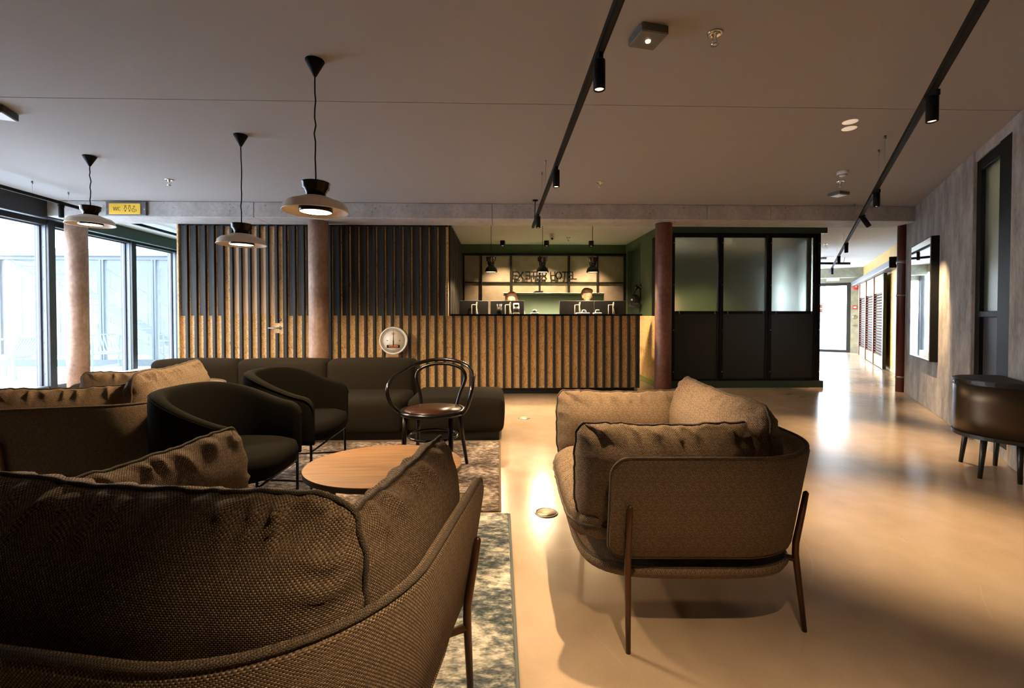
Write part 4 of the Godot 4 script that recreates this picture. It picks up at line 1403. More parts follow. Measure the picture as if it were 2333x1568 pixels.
func build_tracks() -> void:
	track("black light track with spotlights running from above the viewer to the beam", Vector3(0.44, 2.26, 0), 0, 1.6, 5.95, [4.324, 4.69, 1.3])
	var ends := thing("ceiling_rose", "small black ceiling rose above the end of the middle light track", "ceiling rose", Vector3(0.46, CE, -5.81))
	var rm := Mb.new()
	rm.lathe([Vector2(0, 0), Vector2(0.035, 0), Vector2(0.035, -0.012), Vector2(0, -0.014)], 18)
	rm.tube([Vector3(0, -0.01, 0), Vector3(-0.01, -0.296, 0)], 0.006, 6)
	put("cable", rm.commit(), mt.black_metal, ends)
	var tl := ["black spotlight on the middle track, over the open floor above the viewer", "largest lit black spotlight on the middle track", "second lit black spotlight along the middle track", "black spotlight at the far end of the middle track by the beam"]
	var tz := [-0.5, -2.009, -3.519, -5.147]
	for k in 4:
		track_spot(tl[k], Vector3(0.44, 2.26, tz[k]), Vector3(0.44, 0, tz[k]), SPOT_E * [0.6, 1.0, 1.0, 1.3][k], [38.0, 27.0, 27.0, 36.0][k])
	# right-hand track, parallel to the angled wall
	var dir := Vector3(0.5635, 0, -0.826)
	var org := Vector3(0.95, 2.26, -0.44)
	track("black light track running along the angled concrete wall into the corridor", org, atan2(-dir.x, -dir.z), 0.5, 14.2, [3.9, 4.28, 6.6, 8.6, 10.5])
	var pos := [Vector3(2.216, 2.26, -2.284), Vector3(3.457, 2.26, -4.044), Vector3(4.16, 2.26, -5.064), Vector3(5.513, 2.26, -6.975), Vector3(6.588, 2.26, -8.503), Vector3(8.061, 2.26, -10.593)]
	var rl := ["lit black spotlight on the right track, nearest the tall window", "black spotlight on the right track in front of the beam", "tilted black spotlight on the right track aimed at the mirror wall", "black spotlight on the right track just past the beam", "black spotlight on the right track deeper in the corridor", "farthest black spotlight on the right track before the glass door"]
	for k in 6:
		var p: Vector3 = org + dir * (pos[k] - org).dot(dir)
		var aim := p + Vector3(0, -2, 0)
		if k == 2:
			aim = p + Vector3(0.9, -1.4, 0.2)
		track_spot(rl[k], p, aim, SPOT_E * (1.0 if k < 3 else 0.55))
	track_spot("black spotlight on the right track closest to the viewer", org, org + Vector3(0, -2, 0), SPOT_E * 0.25)
	# left track along the windows
	var lorg := Vector3(-5.09, 2.42, -5.15)
	track("black light track hanging beside the window wall", lorg, 0.06, 4.5, 2.6, [0.0, 0.45])
	var ll := ["black spotlight on the window track behind the left pendant", "black spotlight on the window track out over the left of the room", "black spotlight on the window track nearest the viewer"]
	for k in 3:
		var z: float = [-5.5, -3.5, -1.5][k]
		var p := Vector3(lorg.x + 0.06 * (z - lorg.z), lorg.y, z)
		track_spot(ll[k], p, p + Vector3(0, -2, 0), SPOT_E * 0.45)

const SPOT_E := 11.5

func build_pendants() -> void:
	var m := Mb.new()
	# cream stepped dish, open below
	m.lathe([Vector2(0.045, 0.088), Vector2(0.075, 0.085), Vector2(0.105, 0.072), Vector2(0.12, 0.064), Vector2(0.15, 0.056), Vector2(0.172, 0.035), Vector2(0.178, 0.008), Vector2(0.183, 0.003), Vector2(0.183, 0.0), Vector2(0.175, 0.0), Vector2(0.17, 0.03), Vector2(0.148, 0.05), Vector2(0.1, 0.064), Vector2(0.06, 0.078), Vector2(0.045, 0.08), Vector2(0.045, 0.088)], 48)
	var dish := m.commit()
	m = Mb.new()
	m.lathe([Vector2(0, 0.17), Vector2(0.078, 0.17), Vector2(0.08, 0.166), Vector2(0.076, 0.163), Vector2(0.074, 0.135), Vector2(0.062, 0.125), Vector2(0.062, 0.118), Vector2(0.056, 0.112), Vector2(0.053, 0.082), Vector2(0, 0.082)], 40)
	var cup := m.commit()
	m = Mb.new()
	m.lathe([Vector2(0.092, 0.05), Vector2(0.092, 0.0), Vector2(0.088, -0.002), Vector2(0.088, 0.05), Vector2(0.092, 0.05)], 36)
	var inner := m.commit()
	m = Mb.new()
	m.lathe([Vector2(0, 0.006), Vector2(0.087, 0.006), Vector2(0.087, 0.002), Vector2(0, -0.002)], 32)
	var disc := m.commit()
	m = Mb.new()
	m.lathe([Vector2(0, 0), Vector2(0.052, 0), Vector2(0.053, -0.004), Vector2(0.008, -0.092), Vector2(0, -0.094)], 32)
	var cone := m.commit()
	var at := [Vector3(-1.06, 1.72, -2.685), Vector3(-2.101, 1.7, -3.8), Vector3(-3.768, 1.96, -4.337)]
	var lab := ["cream dish pendant lamp, largest and nearest of the three", "cream dish pendant lamp hanging in front of the slatted door", "cream dish pendant lamp near the windows and the WC sign"]
	var rng := RandomNumberGenerator.new()
	rng.seed = 4
	for k in 3:
		var t := thing("pendant_lamp", lab[k], "pendant lamp", at[k], 0, "cream pendant lamps")
		put("shade", dish, mt.shade_cream, t)
		put("cap", cup, mt.smoked_metal, t)
		put("inner_ring", inner, mt.smoked_metal, t)
		put("lamp_disc", disc, mt.lamp_disc, t)
		var top: float = CE - at[k].y
		put("ceiling_cone", cone, mt.black_metal, t, Vector3(0, top, 0))
		var pts := []
		for i in 14:
			var f := i / 13.0
			var wob := 0.006 * sin(f * PI)
			pts.append(Vector3(rng.randf_range(-wob, wob), lerpf(0.168, top - 0.09, f), rng.randf_range(-wob, wob)))
		var cd := Mb.new()
		cd.tube(pts, 0.0042, 6)
		put("cord", cd.commit(), mt.rubber, t)
		spot(t, Vector3(0, -0.016, 0), Vector3(0, -1, 0), 6.5 if k < 2 else 4.5, WARM, 85.0, 0.08, 0.35)

# ------------------------------------------------------------------ fittings on the ceiling and floor
func sprinkler(label: String, at: Vector3, s := 1.0) -> void:
	var t := thing("sprinkler", label, "sprinkler", at, 0, "chrome ceiling sprinklers")
	var m := Mb.new()
	m.lathe([Vector2(0, 0), Vector2(0.04 * s, 0), Vector2(0.038 * s, -0.008), Vector2(0.028 * s, -0.01), Vector2(0.026 * s, -0.004), Vector2(0.012 * s, -0.006), Vector2(0.01 * s, -0.03), Vector2(0, -0.03)], 24)
	put("rosette", m.commit(), mt.chrome, t)
	var f := Mb.new()
	for sg in [-1, 1]:
		f.tube([Vector3(0.008 * sg, -0.028, 0), Vector3(0.014 * sg, -0.04, 0), Vector3(0.004 * sg, -0.058, 0)], 0.0028, 6)
	put("yoke", f.commit(), mt.chrome, t)
	var d := Mb.new()
	d.lathe([Vector2(0, -0.056), Vector2(0.02, -0.06), Vector2(0.021, -0.063), Vector2(0, -0.066)], 18)
	put("deflector", d.commit(), mt.chrome, t)

func build_ceiling_fittings() -> void:
	sprinkler("large chrome sprinkler on the ceiling beside the emergency light box", Vector3(1.12, CE, -2.366))
	sprinkler("chrome sprinkler on the ceiling above the counter", Vector3(1.109, CE, -5.013))
	sprinkler("chrome sprinkler on the ceiling above the WC sign", Vector3(-3.555, CE, -5.048))
	sprinkler("chrome sprinkler on the ceiling just behind the white smoke detector", Vector3(3.72, CE, -4.9))
	sprinkler("chrome sprinkler on the reception ceiling beside the security camera", Vector3(1.228, 2.51, -8.08))
	sprinkler("small chrome sprinkler on the bright corridor ceiling", Vector3(6.3, 2.51, -8.66))
	var cb := thing("corridor_ceiling_box", "small dark box on the bright corridor ceiling", "ceiling box", Vector3(7.7, 2.51, -10.7), 0.6)
	put("case", bm(Vector3(0.16, 0.04, 0.14), 0.004), mt.box_grey, cb, Vector3(0, -0.02, 0))
	put("face_plate", bm(Vector3(0.12, 0.005, 0.1), 0.001), mt.grey_plastic, cb, Vector3(0, -0.042, 0))
	var b := thing("emergency_light", "grey square emergency light box on the ceiling with a small lamp", "emergency light", Vector3(0.772, CE, -2.37), 0.2)
	put("case", bm(Vector3(0.15, 0.045, 0.15), 0.005), mt.box_grey, b, Vector3(0, -0.0225, 0))
	var l := Mb.new()
	l.lathe([Vector2(0, -0.045), Vector2(0.014, -0.045), Vector2(0.012, -0.052), Vector2(0, -0.055)], 14)
	put("lamp_lens", l.commit(), mt.lamp_small, b)
	for k in 2:
		var s := thing("flush_disc", ["upper of two round pale discs set flush in the ceiling", "lower of two round pale discs set flush in the ceiling"][k], "downlight", [Vector3(2.655, CE, -3.405), Vector3(2.742, CE, -3.524)][k], 0, "flush ceiling discs")
		var m := Mb.new()
		m.lathe([Vector2(0, 0), Vector2(0.05, 0), Vector2(0.05, -0.004), Vector2(0.046, -0.006), Vector2(0, -0.006)], 28)
		put("lamp_lens", m.commit(), mt.added_disc_glow, s)  # pale disc face, brightened by an added glow
		var r := Mb.new()
		r.lathe([Vector2(0.05, 0), Vector2(0.053, 0), Vector2(0.053, -0.003), Vector2(0.05, -0.003), Vector2(0.05, 0)], 28)
		put("rim", r.commit(), mt.white_plastic, s)
	var sd := thing("smoke_detector", "white round smoke detector on the ceiling at the right", "smoke detector", Vector3(3.5, CE, -4.58))
	var m2 := Mb.new()
	m2.lathe([Vector2(0, 0), Vector2(0.052, 0), Vector2(0.052, -0.028), Vector2(0.04, -0.036), Vector2(0.03, -0.038), Vector2(0.026, -0.05), Vector2(0, -0.052)], 28)
	put("body", m2.commit(), mt.white_plastic, sd)
	var m3 := Mb.new()
	m3.lathe([Vector2(0.036, -0.034), Vector2(0.043, -0.034), Vector2(0.042, -0.037), Vector2(0.036, -0.039), Vector2(0.036, -0.034)], 24)
	put("vent_ring", m3.commit(), mt.grey_plastic, sd)
	var eb := thing("ceiling_box", "dark flat box with a pale face on the ceiling before the beam", "ceiling box", Vector3(4.05, CE, -5.36), 0.3)
	put("case", bm(Vector3(0.17, 0.035, 0.15), 0.004), mt.box_grey, eb, Vector3(0, -0.0175, 0))
	put("face_plate", bm(Vector3(0.13, 0.005, 0.11), 0.001), mt.white_plastic, eb, Vector3(0, -0.037, 0))
	var kb := thing("ceiling_lamp_box", "dark-edged square ceiling lamp box at the far left edge", "ceiling lamp", Vector3(-3.62, CE, -3.33), 0.35)
	put("case", bm(Vector3(0.3, 0.05, 0.18), 0.004), mt.grey_plastic, kb, Vector3(0, -0.025, 0))
	put("diffuser", bm(Vector3(0.28, 0.005, 0.16), 0.001), mt.white_plastic, kb, Vector3(0, -0.052, 0))

func build_floor_sockets() -> void:
	var at := [Vector3(0.268, 0, -2.568), Vector3(0.273, 0, -4.972)]
	var lab := ["round steel floor socket cover nearest the lounge chair", "round steel floor socket cover nearer the counter"]
	for k in 2:
		var t := thing("floor_socket", lab[k], "floor socket", at[k], 0, "round floor sockets")
		var m := Mb.new()
		m.lathe([Vector2(0.056, 0.0), Vector2(0.066, 0.0), Vector2(0.066, 0.003), Vector2(0.062, 0.0055), Vector2(0.056, 0.0045), Vector2(0.056, 0.0)], 40)
		put("ring", m.commit(), mt.steel, t)
		var c := Mb.new()
		c.lathe([Vector2(0, 0.0035), Vector2(0.0555, 0.0035), Vector2(0.0555, 0), Vector2(0, 0)], 40)
		put("lid", c.commit(), mt.socket_lid, t)

func build_rugs() -> void:
	var r := thing("brown_rug", "mottled beige and brown rug under the round table and tub chairs", "rug")
	bx("pile", Vector3(-2.45, 0.0, -4.025), Vector3(0.0, 0.012, -2.585), mt.rug_brown, r, 0.004)
	bx("binding", Vector3(0.0, 0.0, -4.025), Vector3(0.012, 0.009, -2.585), mt.rug_edge_tan, r, 0.003)
	var b := thing("blue_grey_rug", "mottled blue-grey and cream rug under the front lounge chair", "rug")
	bx("pile", Vector3(-2.45, 0.0, -2.55), Vector3(0.05, 0.012, -0.3), mt.rug_blue, b, 0.004)
	bx("binding", Vector3(0.05, 0.0, -2.55), Vector3(0.062, 0.01, -0.3), mt.rug_edge, b, 0.003)

# ------------------------------------------------------------------ woven lounge chairs with loose cushions
func cushion(w: float, h: float, t: float, seed_: int, sag: float, wr: float, pw := 0.42, taper := 0.35) -> Array:
	# returns [pillow mesh, piping mesh]; width x, height y, thickness z
	var n := FastNoiseLite.new()
	n.seed = seed_
	n.frequency = 1.0
	n.fractal_octaves = 2
	var nu := 110
	var nv := 56
	var m := Mb.new()
	var t3 := PackedVector3Array()
	var pts := [[], []]
	for side in 2:
		for j in nv + 1:
			var row := []
			for i in nu + 1:
				# denser near the rim
				var u := sin((float(i) / nu * 2 - 1) * PI / 2)
				var v := sin((float(j) / nv * 2 - 1) * PI / 2)
				row.append(cushion_point(u, v, w, h, t, sag, wr, n, 1.0 if side == 0 else -1.0, pw, taper))
			pts[side].append(row)
	for side in 2:
		for j in nv:
			for i in nu:
				var a: Vector3 = pts[side][j][i]
				var b: Vector3 = pts[side][j][i + 1]
				var c: Vector3 = pts[side][j + 1][i + 1]
				var d: Vector3 = pts[side][j + 1][i]
				if side == 0:
					t3.append_array([a, b, c, a, c, d])
				else:
					t3.append_array([a, c, b, a, d, c])
	m.tris(t3, true)
	var rim := []
	var k := 36
	for q in 4:
		for i in k:
			var f := float(i) / k * 2 - 1
			var uv: Vector2 = [Vector2(f, -1), Vector2(1, f), Vector2(-f, 1), Vector2(-1, -f)][q]
			var p := cushion_point(uv.x, uv.y, w, h, t, sag, wr, n, 1.0, pw, taper)
			p.z = 0.004 * n.get_noise_2d(p.x * 14, p.y * 14 + 9)
			rim.append(p * Vector3(1.004, 1.006, 1))
	var pm := Mb.new()
	pm.tube(rim, 0.0055, 7, true)
	return [m.commit(), pm.commit()]

func cushion_point(u: float, v: float, w: float, h: float, t: float, sag: float, wr: float, n: FastNoiseLite, sg: float, pw: float, taper: float) -> Vector3:
	var au := absf(u)
	var av := absf(v)
	var mx := maxf(au, av)
	var k := 1.0
	if mx > 1e-5:
		var r := minf(au, av) / mx
		k = pow(1.0 / (1.0 + pow(r, 7.0)), 1.0 / 7.0)
		k = lerpf(1.0, k, mx * mx)
	var x := w / 2 * u * k
	var y := h / 2 * v * k
	var f := (1.0 - pow(au, 3.2)) * (1.0 - pow(av, 3.2))
	var fat := t * (1.0 - taper * smoothstep(0.1, 1.0, v))
	var z := fat / 2 * pow(maxf(f, 0.0), pw)
	# folds that run in from the seam: sharp crests, each fading at its own length
	var ev := 1.0 - av
	var eu := 1.0 - au
	var p1 := x * 10.0 + 1.3 * n.get_noise_2d(x * 4.0, sg * 31.0 + signf(v) * 17.0) + y * 2.6 * sg * signf(v)
	var p2 := y * 10.0 + 1.3 * n.get_noise_2d(y * 4.0, sg * 53.0 + signf(u) * 29.0) + x * 2.2 * sg * signf(u)
	var l1 := 0.22 + 0.2 * n.get_noise_2d(floorf(p1) * 7.3, 11.0 + sg)
	var l2 := 0.16 + 0.14 * n.get_noise_2d(floorf(p2) * 7.3, 23.0 + sg)
	var c1 := pow(1.0 - absf(sin(PI * p1)), 1.3) - 0.35
	var c2 := pow(1.0 - absf(sin(PI * p2)), 1.3) - 0.35
	var r1 := exp(-pow(ev / maxf(l1, 0.08), 2.0)) * minf(1.0, ev * 14.0) * minf(1.0, eu * 5.0)
	var r2 := exp(-pow(eu / maxf(l2, 0.06), 2.0)) * minf(1.0, eu * 14.0) * minf(1.0, ev * 5.0)
	z += wr * (c1 * r1 + 0.45 * c2 * r2)
	z += 0.012 * n.get_noise_3d(x * 2.5, y * 2.5, 20 + sg) * minf(1.0, f * 3.0)
	z = maxf(z, 0.5 * fat / 2 * pow(maxf(f, 0.0), pw))
	# wavy seam and a soft dip along the top
	y += 0.006 * n.get_noise_2d(x * 16, 40.0 + signf(v)) * mx * mx
	x += 0.006 * n.get_noise_2d(y * 16, 60.0 + signf(u)) * mx * mx
	if v > 0.0:
		y -= sag * (1.0 - u * u) * v * v
	return Vector3(x, y, z * sg)

func shell_path(hw: float, zf: float, zb: float, r: float) -> Array:
	# plan outline of a U shaped back: right arm front -> back -> left arm front; Vector2(x, z)
	var out := []
	for i in 24:
		out.append(Vector2(hw, lerpf(zf, zb - r, pow(i / 24.0, 1.8))))
	for i in 14:
		var a := PI / 2 * i / 14.0
		out.append(Vector2(hw - r + r * cos(a), zb - r + r * sin(a)))
	for i in 16:
		out.append(Vector2(lerpf(hw - r, -hw + r, i / 16.0), zb))
	for i in 14:
		var a := PI / 2 + PI / 2 * i / 14.0
		out.append(Vector2(-hw + r + r * cos(a), zb - r + r * sin(a)))
	for i in 25:
		out.append(Vector2(-hw, lerpf(zf, zb - r, pow(1.0 - i / 24.0, 1.8))))
	return out

func make_lounge(label: String, at: Vector3, turn: float) -> Node3D:
	var t := thing("lounge_chair", label, "armchair", at, turn, "brown woven lounge chairs")
	var hw := 0.46
	var zf := -0.33
	var zb := 0.4
	var path := shell_path(hw, zf, zb, 0.27)
	var n := path.size()
	var s := [0.0]
	for i in range(1, n):
		s.append(s[-1] + path[i].distance_to(path[i - 1]))
	var total: float = s[-1]
	var y0 := 0.305
	var y1 := 0.655
	var th := 0.034
	var rows := []
	var rim := []
	var low := []
	for i in n:
		var d: Vector2 = (path[mini(i + 1, n - 1)] - path[maxi(i - 1, 0)]).normalized()
		var nn := Vector2(-d.y, d.x)
		# outward normal
		var outw := nn if nn.dot(path[i] - Vector2(0, 0.0)) > 0 else -nn
		var e := minf(s[i], total - s[i])
		var rr := 0.06
		var drop := 0.0
		if e < rr:
			drop = rr - sqrt(maxf(0.0, rr * rr - (rr - e) * (rr - e)))
		var top := y1 - drop
		var bot := y0 + drop * 0.8
		var lean := 0.055
		var row := []
		for q in [[0.0, 0.02], [0.0, 0.5], [0.0, 0.96], [0.25, 1.0], [0.75, 1.0], [1.0, 0.96], [1.0, 0.5], [1.0, 0.02], [0.75, 0.0], [0.25, 0.0]]:
			var yy := lerpf(bot, top, q[1])
			var off: float = lean * (yy - y0) / (y1 - y0) - q[0] * th
			var p: Vector2 = path[i] + outw * off
			row.append(Vector3(p.x, yy, p.y))
		rows.append(row)
		var po: Vector2 = path[i] + outw * (lean * (top - y0) / (y1 - y0) - th * 0.3)
		rim.append(Vector3(po.x, top + 0.001, po.y))
		var pl: Vector2 = path[i] + outw * (-th * 0.25)
		low.append(Vector3(pl.x, bot, pl.y))
	var m := Mb.new()
	m.grid(rows, false, true, true)
	put("back_shell", m.commit(), mt.weave, t)
	var loop := rim.duplicate()
	for i in n:
		loop.append(low[n - 1 - i])
	var pm := Mb.new()
	pm.tube(loop, 0.0065, 7, true)
	put("shell_piping", pm.commit(), mt.piping, t)
	# seat platform
	var plat := []
	for lay in [[0.212, -0.03], [0.218, 0.0], [0.244, 0.012], [0.258, 0.0], [0.263, -0.03]]:
		var row := []
		for i in 48:
			var a := TAU * i / 48
			var c := cos(a)
			var sn := sin(a)
			var px: float = signf(c) * pow(absf(c), 0.45) * (0.43 + lay[1])
			var pz: float = signf(sn) * pow(absf(sn), 0.5) * (0.39 + lay[1]) - 0.02
			row.append(Vector3(px, lay[0], pz))
		plat.append(row)
	m = Mb.new()
	m.grid(plat, false, true, true)
	put("seat_platform", m.commit(), mt.weave, t)
	var edge := []
	for p in plat[3]:
		edge.append(p)
	m = Mb.new()
	m.tube(edge, 0.006, 6, true)
	put("platform_piping", m.commit(), mt.piping, t)
	if seat_set.is_empty():
		seat_set = cushion(0.82, 0.76, 0.23, 5, 0.0, 0.02, 0.33, 0.0)
	var sc := put("seat_cushion", seat_set[0], mt.weave, t, Vector3(0, 0.385, -0.075), Basis(Vector3.RIGHT, -PI / 2))
	put("piping", seat_set[1], mt.piping, sc)
	# legs: tapered bronze rods that follow the shell, then kick outward
	for sx in [-1.0, 1.0]:
		for q in [[Vector2(0.46, -0.27), Vector2(1.0, 0.0), 0.012], [Vector2(0.35, 0.348), Vector2(0.59, 0.807), 0.03]]:
			var pts := []
			for e in [[0.502, 0.042], [0.495, 0.042], [0.44, 0.034], [0.31, 0.013], [0.27, 0.012], [0.0, 0.012 + q[2]]]:
				var xz: Vector2 = q[0] + q[1] * e[1]
				pts.append(Vector3(sx * xz.x, e[0], xz.y))
			m = Mb.new()
			m.tube(pts, [0.003, 0.0095, 0.0105, 0.0115, 0.0115, 0.0085], 10)
			put("leg", m.commit(), mt.bronze, t)
			var c0: Vector2 = q[0] + q[1] * 0.012
			m = Mb.new()
			m.tube([Vector3(sx * c0.x, 0.25, c0.y), Vector3(sx * c0.x * 0.72, 0.235, c0.y * 0.72)], 0.011, 6)
			put("bracket", m.commit(), mt.bronze, t)
	return t

var seat_set := []
var back_set := []
var arm_set := []

func loose(called: String, label: String, set_: Array, chair: Node3D, at: Vector3, basis: Basis, group: String) -> void:
	var o := thing(called, label, "cushion", Vector3.ZERO, 0, group)
	o.transform = chair.transform * Transform3D(basis, at)
	put("pillow", set_[0], mt.weave, o)
	put("piping", set_[1], mt.piping, o)

func build_lounge_chairs() -> void:
	back_set = cushion(0.84, 0.45, 0.25, 21, 0.025, 0.03)
	arm_set = cushion(0.66, 0.37, 0.2, 33, 0.02, 0.026)
	var spots := [
		[Vector3(-0.60, 0.0145, -1.06), deg_to_rad(-10.0), "brown woven lounge chair seen from behind, closest to the viewer", "closest lounge chair seen from behind", "right-hand", "left-hand"],
		[Vector3(0.715, 0, -1.96), deg_to_rad(88.0), "brown woven lounge chair standing alone on the bare floor", "lounge chair on the bare floor", "far, brightly lit", "near, shaded"],
		[Vector3(-2.22, 0.0145, -2.78), deg_to_rad(102.0), "brown woven lounge chair at the left beside the tub chairs", "lounge chair beside the tub chairs", "far", "near"]]
	for q in spots:
		var c := make_lounge(q[2], q[0], q[1])
		loose("back_cushion", "plump woven back cushion of the " + q[3], back_set, c, Vector3(0, 0.595, 0.225), Basis(Vector3.RIGHT, 0.04), "lounge chair back cushions")
		loose("arm_cushion", q[4] + " woven arm cushion of the " + q[3], arm_set, c, Vector3(0.35, 0.565, -0.1), Basis(Vector3.UP, PI / 2) * Basis(Vector3.RIGHT, 0.03), "lounge chair arm cushions")
		loose("arm_cushion", q[5] + " woven arm cushion of the " + q[3], arm_set, c, Vector3(-0.35, 0.565, -0.1), Basis(Vector3.UP, PI / 2) * Basis(Vector3.RIGHT, -0.03), "lounge chair arm cushions")

# ------------------------------------------------------------------ dark modular sofa
func soft_box(s: Vector3, r: float, puff: float) -> Mesh:
	# rounded block with slightly domed faces
	var m := Mb.new()
	var n := 14
	var t := PackedVector3Array()
	for ax in 3:
		for sg in [-1.0, 1.0]:
			var pts := []
			for j in n + 1:
				var row := []
				for i in n + 1:
					var u := sin((float(i) / n * 2 - 1) * PI / 2)
					var v := sin((float(j) / n * 2 - 1) * PI / 2)
					var p := Vector3.ZERO
					p[ax] = sg
					p[(ax + 1) % 3] = u
					p[(ax + 2) % 3] = v
					var h := s * 0.5
					var q := p * h
					var inner := (h - Vector3.ONE * r)
					var cl := q.clamp(-inner, inner)
					var d := q - cl
					if d.length() > 1e-6:
						q = cl + d.normalized() * minf(r, d.length() if d.length() < r else r)
					var f := (1 - u * u) * (1 - v * v)
					q[ax] += sg * puff * f
					row.append(q)
				pts.append(row)
			for j in n:
				for i in n:
					var a: Vector3 = pts[j][i]
					var b: Vector3 = pts[j][i + 1]
					var c: Vector3 = pts[j + 1][i + 1]
					var dd: Vector3 = pts[j + 1][i]
					if sg > 0:
						t.append_array([a, b, c, a, c, dd])
					else:
						t.append_array([a, c, b, a, dd, c])
	m.tris(t, true)
	return m.commit()

func build_sofa() -> void:
	var t := thing("modular_sofa", "long dark charcoal modular sofa with three backs across the room", "sofa")
	var cl: Material = mt.sofa_cloth
	var xs := [-3.52, -2.66, -1.76, -0.86]
	for k in 3:
		var wd: float = xs[k + 1] - xs[k]
		var cx: float = (xs[k] + xs[k + 1]) / 2
		var st := put("seat", soft_box(Vector3(wd - 0.006, 0.31, 0.64), 0.055, 0.012), cl, t, Vector3(cx, 0.225, -4.36))
		st.set_meta("label", "dark seat block")
		put("back", soft_box(Vector3(wd - 0.006, 0.54, 0.27), 0.06, 0.014), cl, t, Vector3(cx, 0.4, -4.8))
		bx("plinth", Vector3(xs[k] + 0.02, 0, -4.9), Vector3(xs[k + 1] - 0.02, 0.075, -4.13), mt.black_panel, t)
	put("side_back", soft_box(Vector3(0.26, 0.5, 1.0), 0.07, 0.012), cl, t, Vector3(-3.42, 0.31, -4.3))
	var o := thing("ottoman", "square dark charcoal ottoman at the right end of the modular sofa", "ottoman", Vector3(-0.4, 0, -4.43))
	put("seat_block", soft_box(Vector3(0.86, 0.31, 0.74), 0.055, 0.016), cl, o, Vector3(0.01, 0.225, 0))
	put("plinth", bm(Vector3(0.8, 0.075, 0.66), 0.003), mt.black_panel, o, Vector3(0.0, 0.0375, 0))

# ------------------------------------------------------------------ dark tub chairs on wire legs
func build_tub_chairs() -> void:
	var t := thing("tub_chair", "dark charcoal tub chair on thin black legs, nearer of the two", "armchair", Vector3(-1.45, 0.0135, -2.42), -PI / 2, "dark tub chairs")
	var path := shell_path(0.315, -0.27, 0.23, 0.28)
	var n := path.size()
	var s := [0.0]
	for i in range(1, n):
		s.append(s[-1] + path[i].distance_to(path[i - 1]))
	var total: float = s[-1]
	var rows := []
	var seam := []
	for i in n:
		var d: Vector2 = (path[mini(i + 1, n - 1)] - path[maxi(i - 1, 0)]).normalized()
		var nn := Vector2(-d.y, d.x)
		var outw := nn if nn.dot(path[i] - Vector2(0, -0.05)) > 0 else -nn
		var e := minf(s[i], total - s[i])
		var f := clampf((path[i].y + 0.27) / 0.5, 0, 1)
		var top := lerpf(0.595, 0.74, smoothstep(0.0, 1.0, f))
		var rr := 0.07
		if e < rr:
			top -= rr - sqrt(maxf(0.0, rr * rr - (rr - e) * (rr - e)))
		var bot := 0.295
		var th := 0.056 + 0.02 * f
		if e < 0.03:
			th *= 0.55 + 0.45 * e / 0.03
		var row := []
		for k in 20:
			var a := TAU * k / 20
			var c := cos(a)
			var sn := sin(a)
			var px := signf(c) * pow(absf(c), 0.5) * th / 2
			var py := signf(sn) * pow(absf(sn), 0.22)
			var yy := lerpf(bot, top, 0.5 + 0.5 * py)
			var p: Vector2 = path[i] + outw * (px + 0.02 * (yy - bot))
			row.append(Vector3(p.x, yy, p.y))
		rows.append(row)
		var ps: Vector2 = path[i] + outw * (th * 0.42 + 0.008)
		seam.append(Vector3(ps.x, top - 0.012, ps.y))
	var m := Mb.new()
	m.grid(rows, false, true, true)
	put("shell", m.commit(), mt.felt_dark, t)
	m = Mb.new()
	m.tube(seam, 0.0035, 6)
	put("edge_seam", m.commit(), mt.felt_dark, t)
	var seat := []
	for lay in [[0.3, 0.9], [0.305, 0.96], [0.36, 1.0], [0.4, 0.97], [0.418, 0.85], [0.426, 0.5]]:
		var row := []
		for i in 40:
			var a := TAU * i / 40
			var c := cos(a)
			var sn := sin(a)
			var pz: float = signf(sn) * pow(absf(sn), 0.7) * (0.22 if sn > 0 else 0.33) * lay[1]
			row.append(Vector3(signf(c) * pow(absf(c), 0.55) * 0.288 * lay[1], lay[0], pz - 0.01))
		seat.append(row)
	m = Mb.new()
	m.grid(seat, false, true, true)
	put("seat", m.commit(), mt.felt_dark, t)
	for sx in [-1.0, 1.0]:
		for z in [-0.25, 0.11]:
			m = Mb.new()
			var x: float = sx * (0.315 if z < 0 else 0.27)
			m.tube([Vector3(x, 0.0, z), Vector3(x, 0.34 if z < 0 else 0.31, z)], 0.0085, 8)
			put("leg", m.commit(), mt.black_metal, t)
		m = Mb.new()
		m.tube([Vector3(sx * 0.315, 0.065, -0.25), Vector3(sx * 0.27, 0.065, 0.11)], 0.006, 6)
		put("side_rail", m.commit(), mt.black_metal, t)
	m = Mb.new()
	m.tube([Vector3(-0.315, 0.25, -0.25), Vector3(0.315, 0.25, -0.25)], 0.006, 6)
	put("front_rail", m.commit(), mt.black_metal, t)
	m = Mb.new()
	m.tube([Vector3(-0.27, 0.065, 0.11), Vector3(0.27, 0.065, 0.11)], 0.006, 6)
	put("rear_rail", m.commit(), mt.black_metal, t)
	var c2 := copy(t, "dark charcoal tub chair on thin black legs, farther one beside the sofa")
	c2.position = Vector3(-1.43, 0.0135, -3.2)

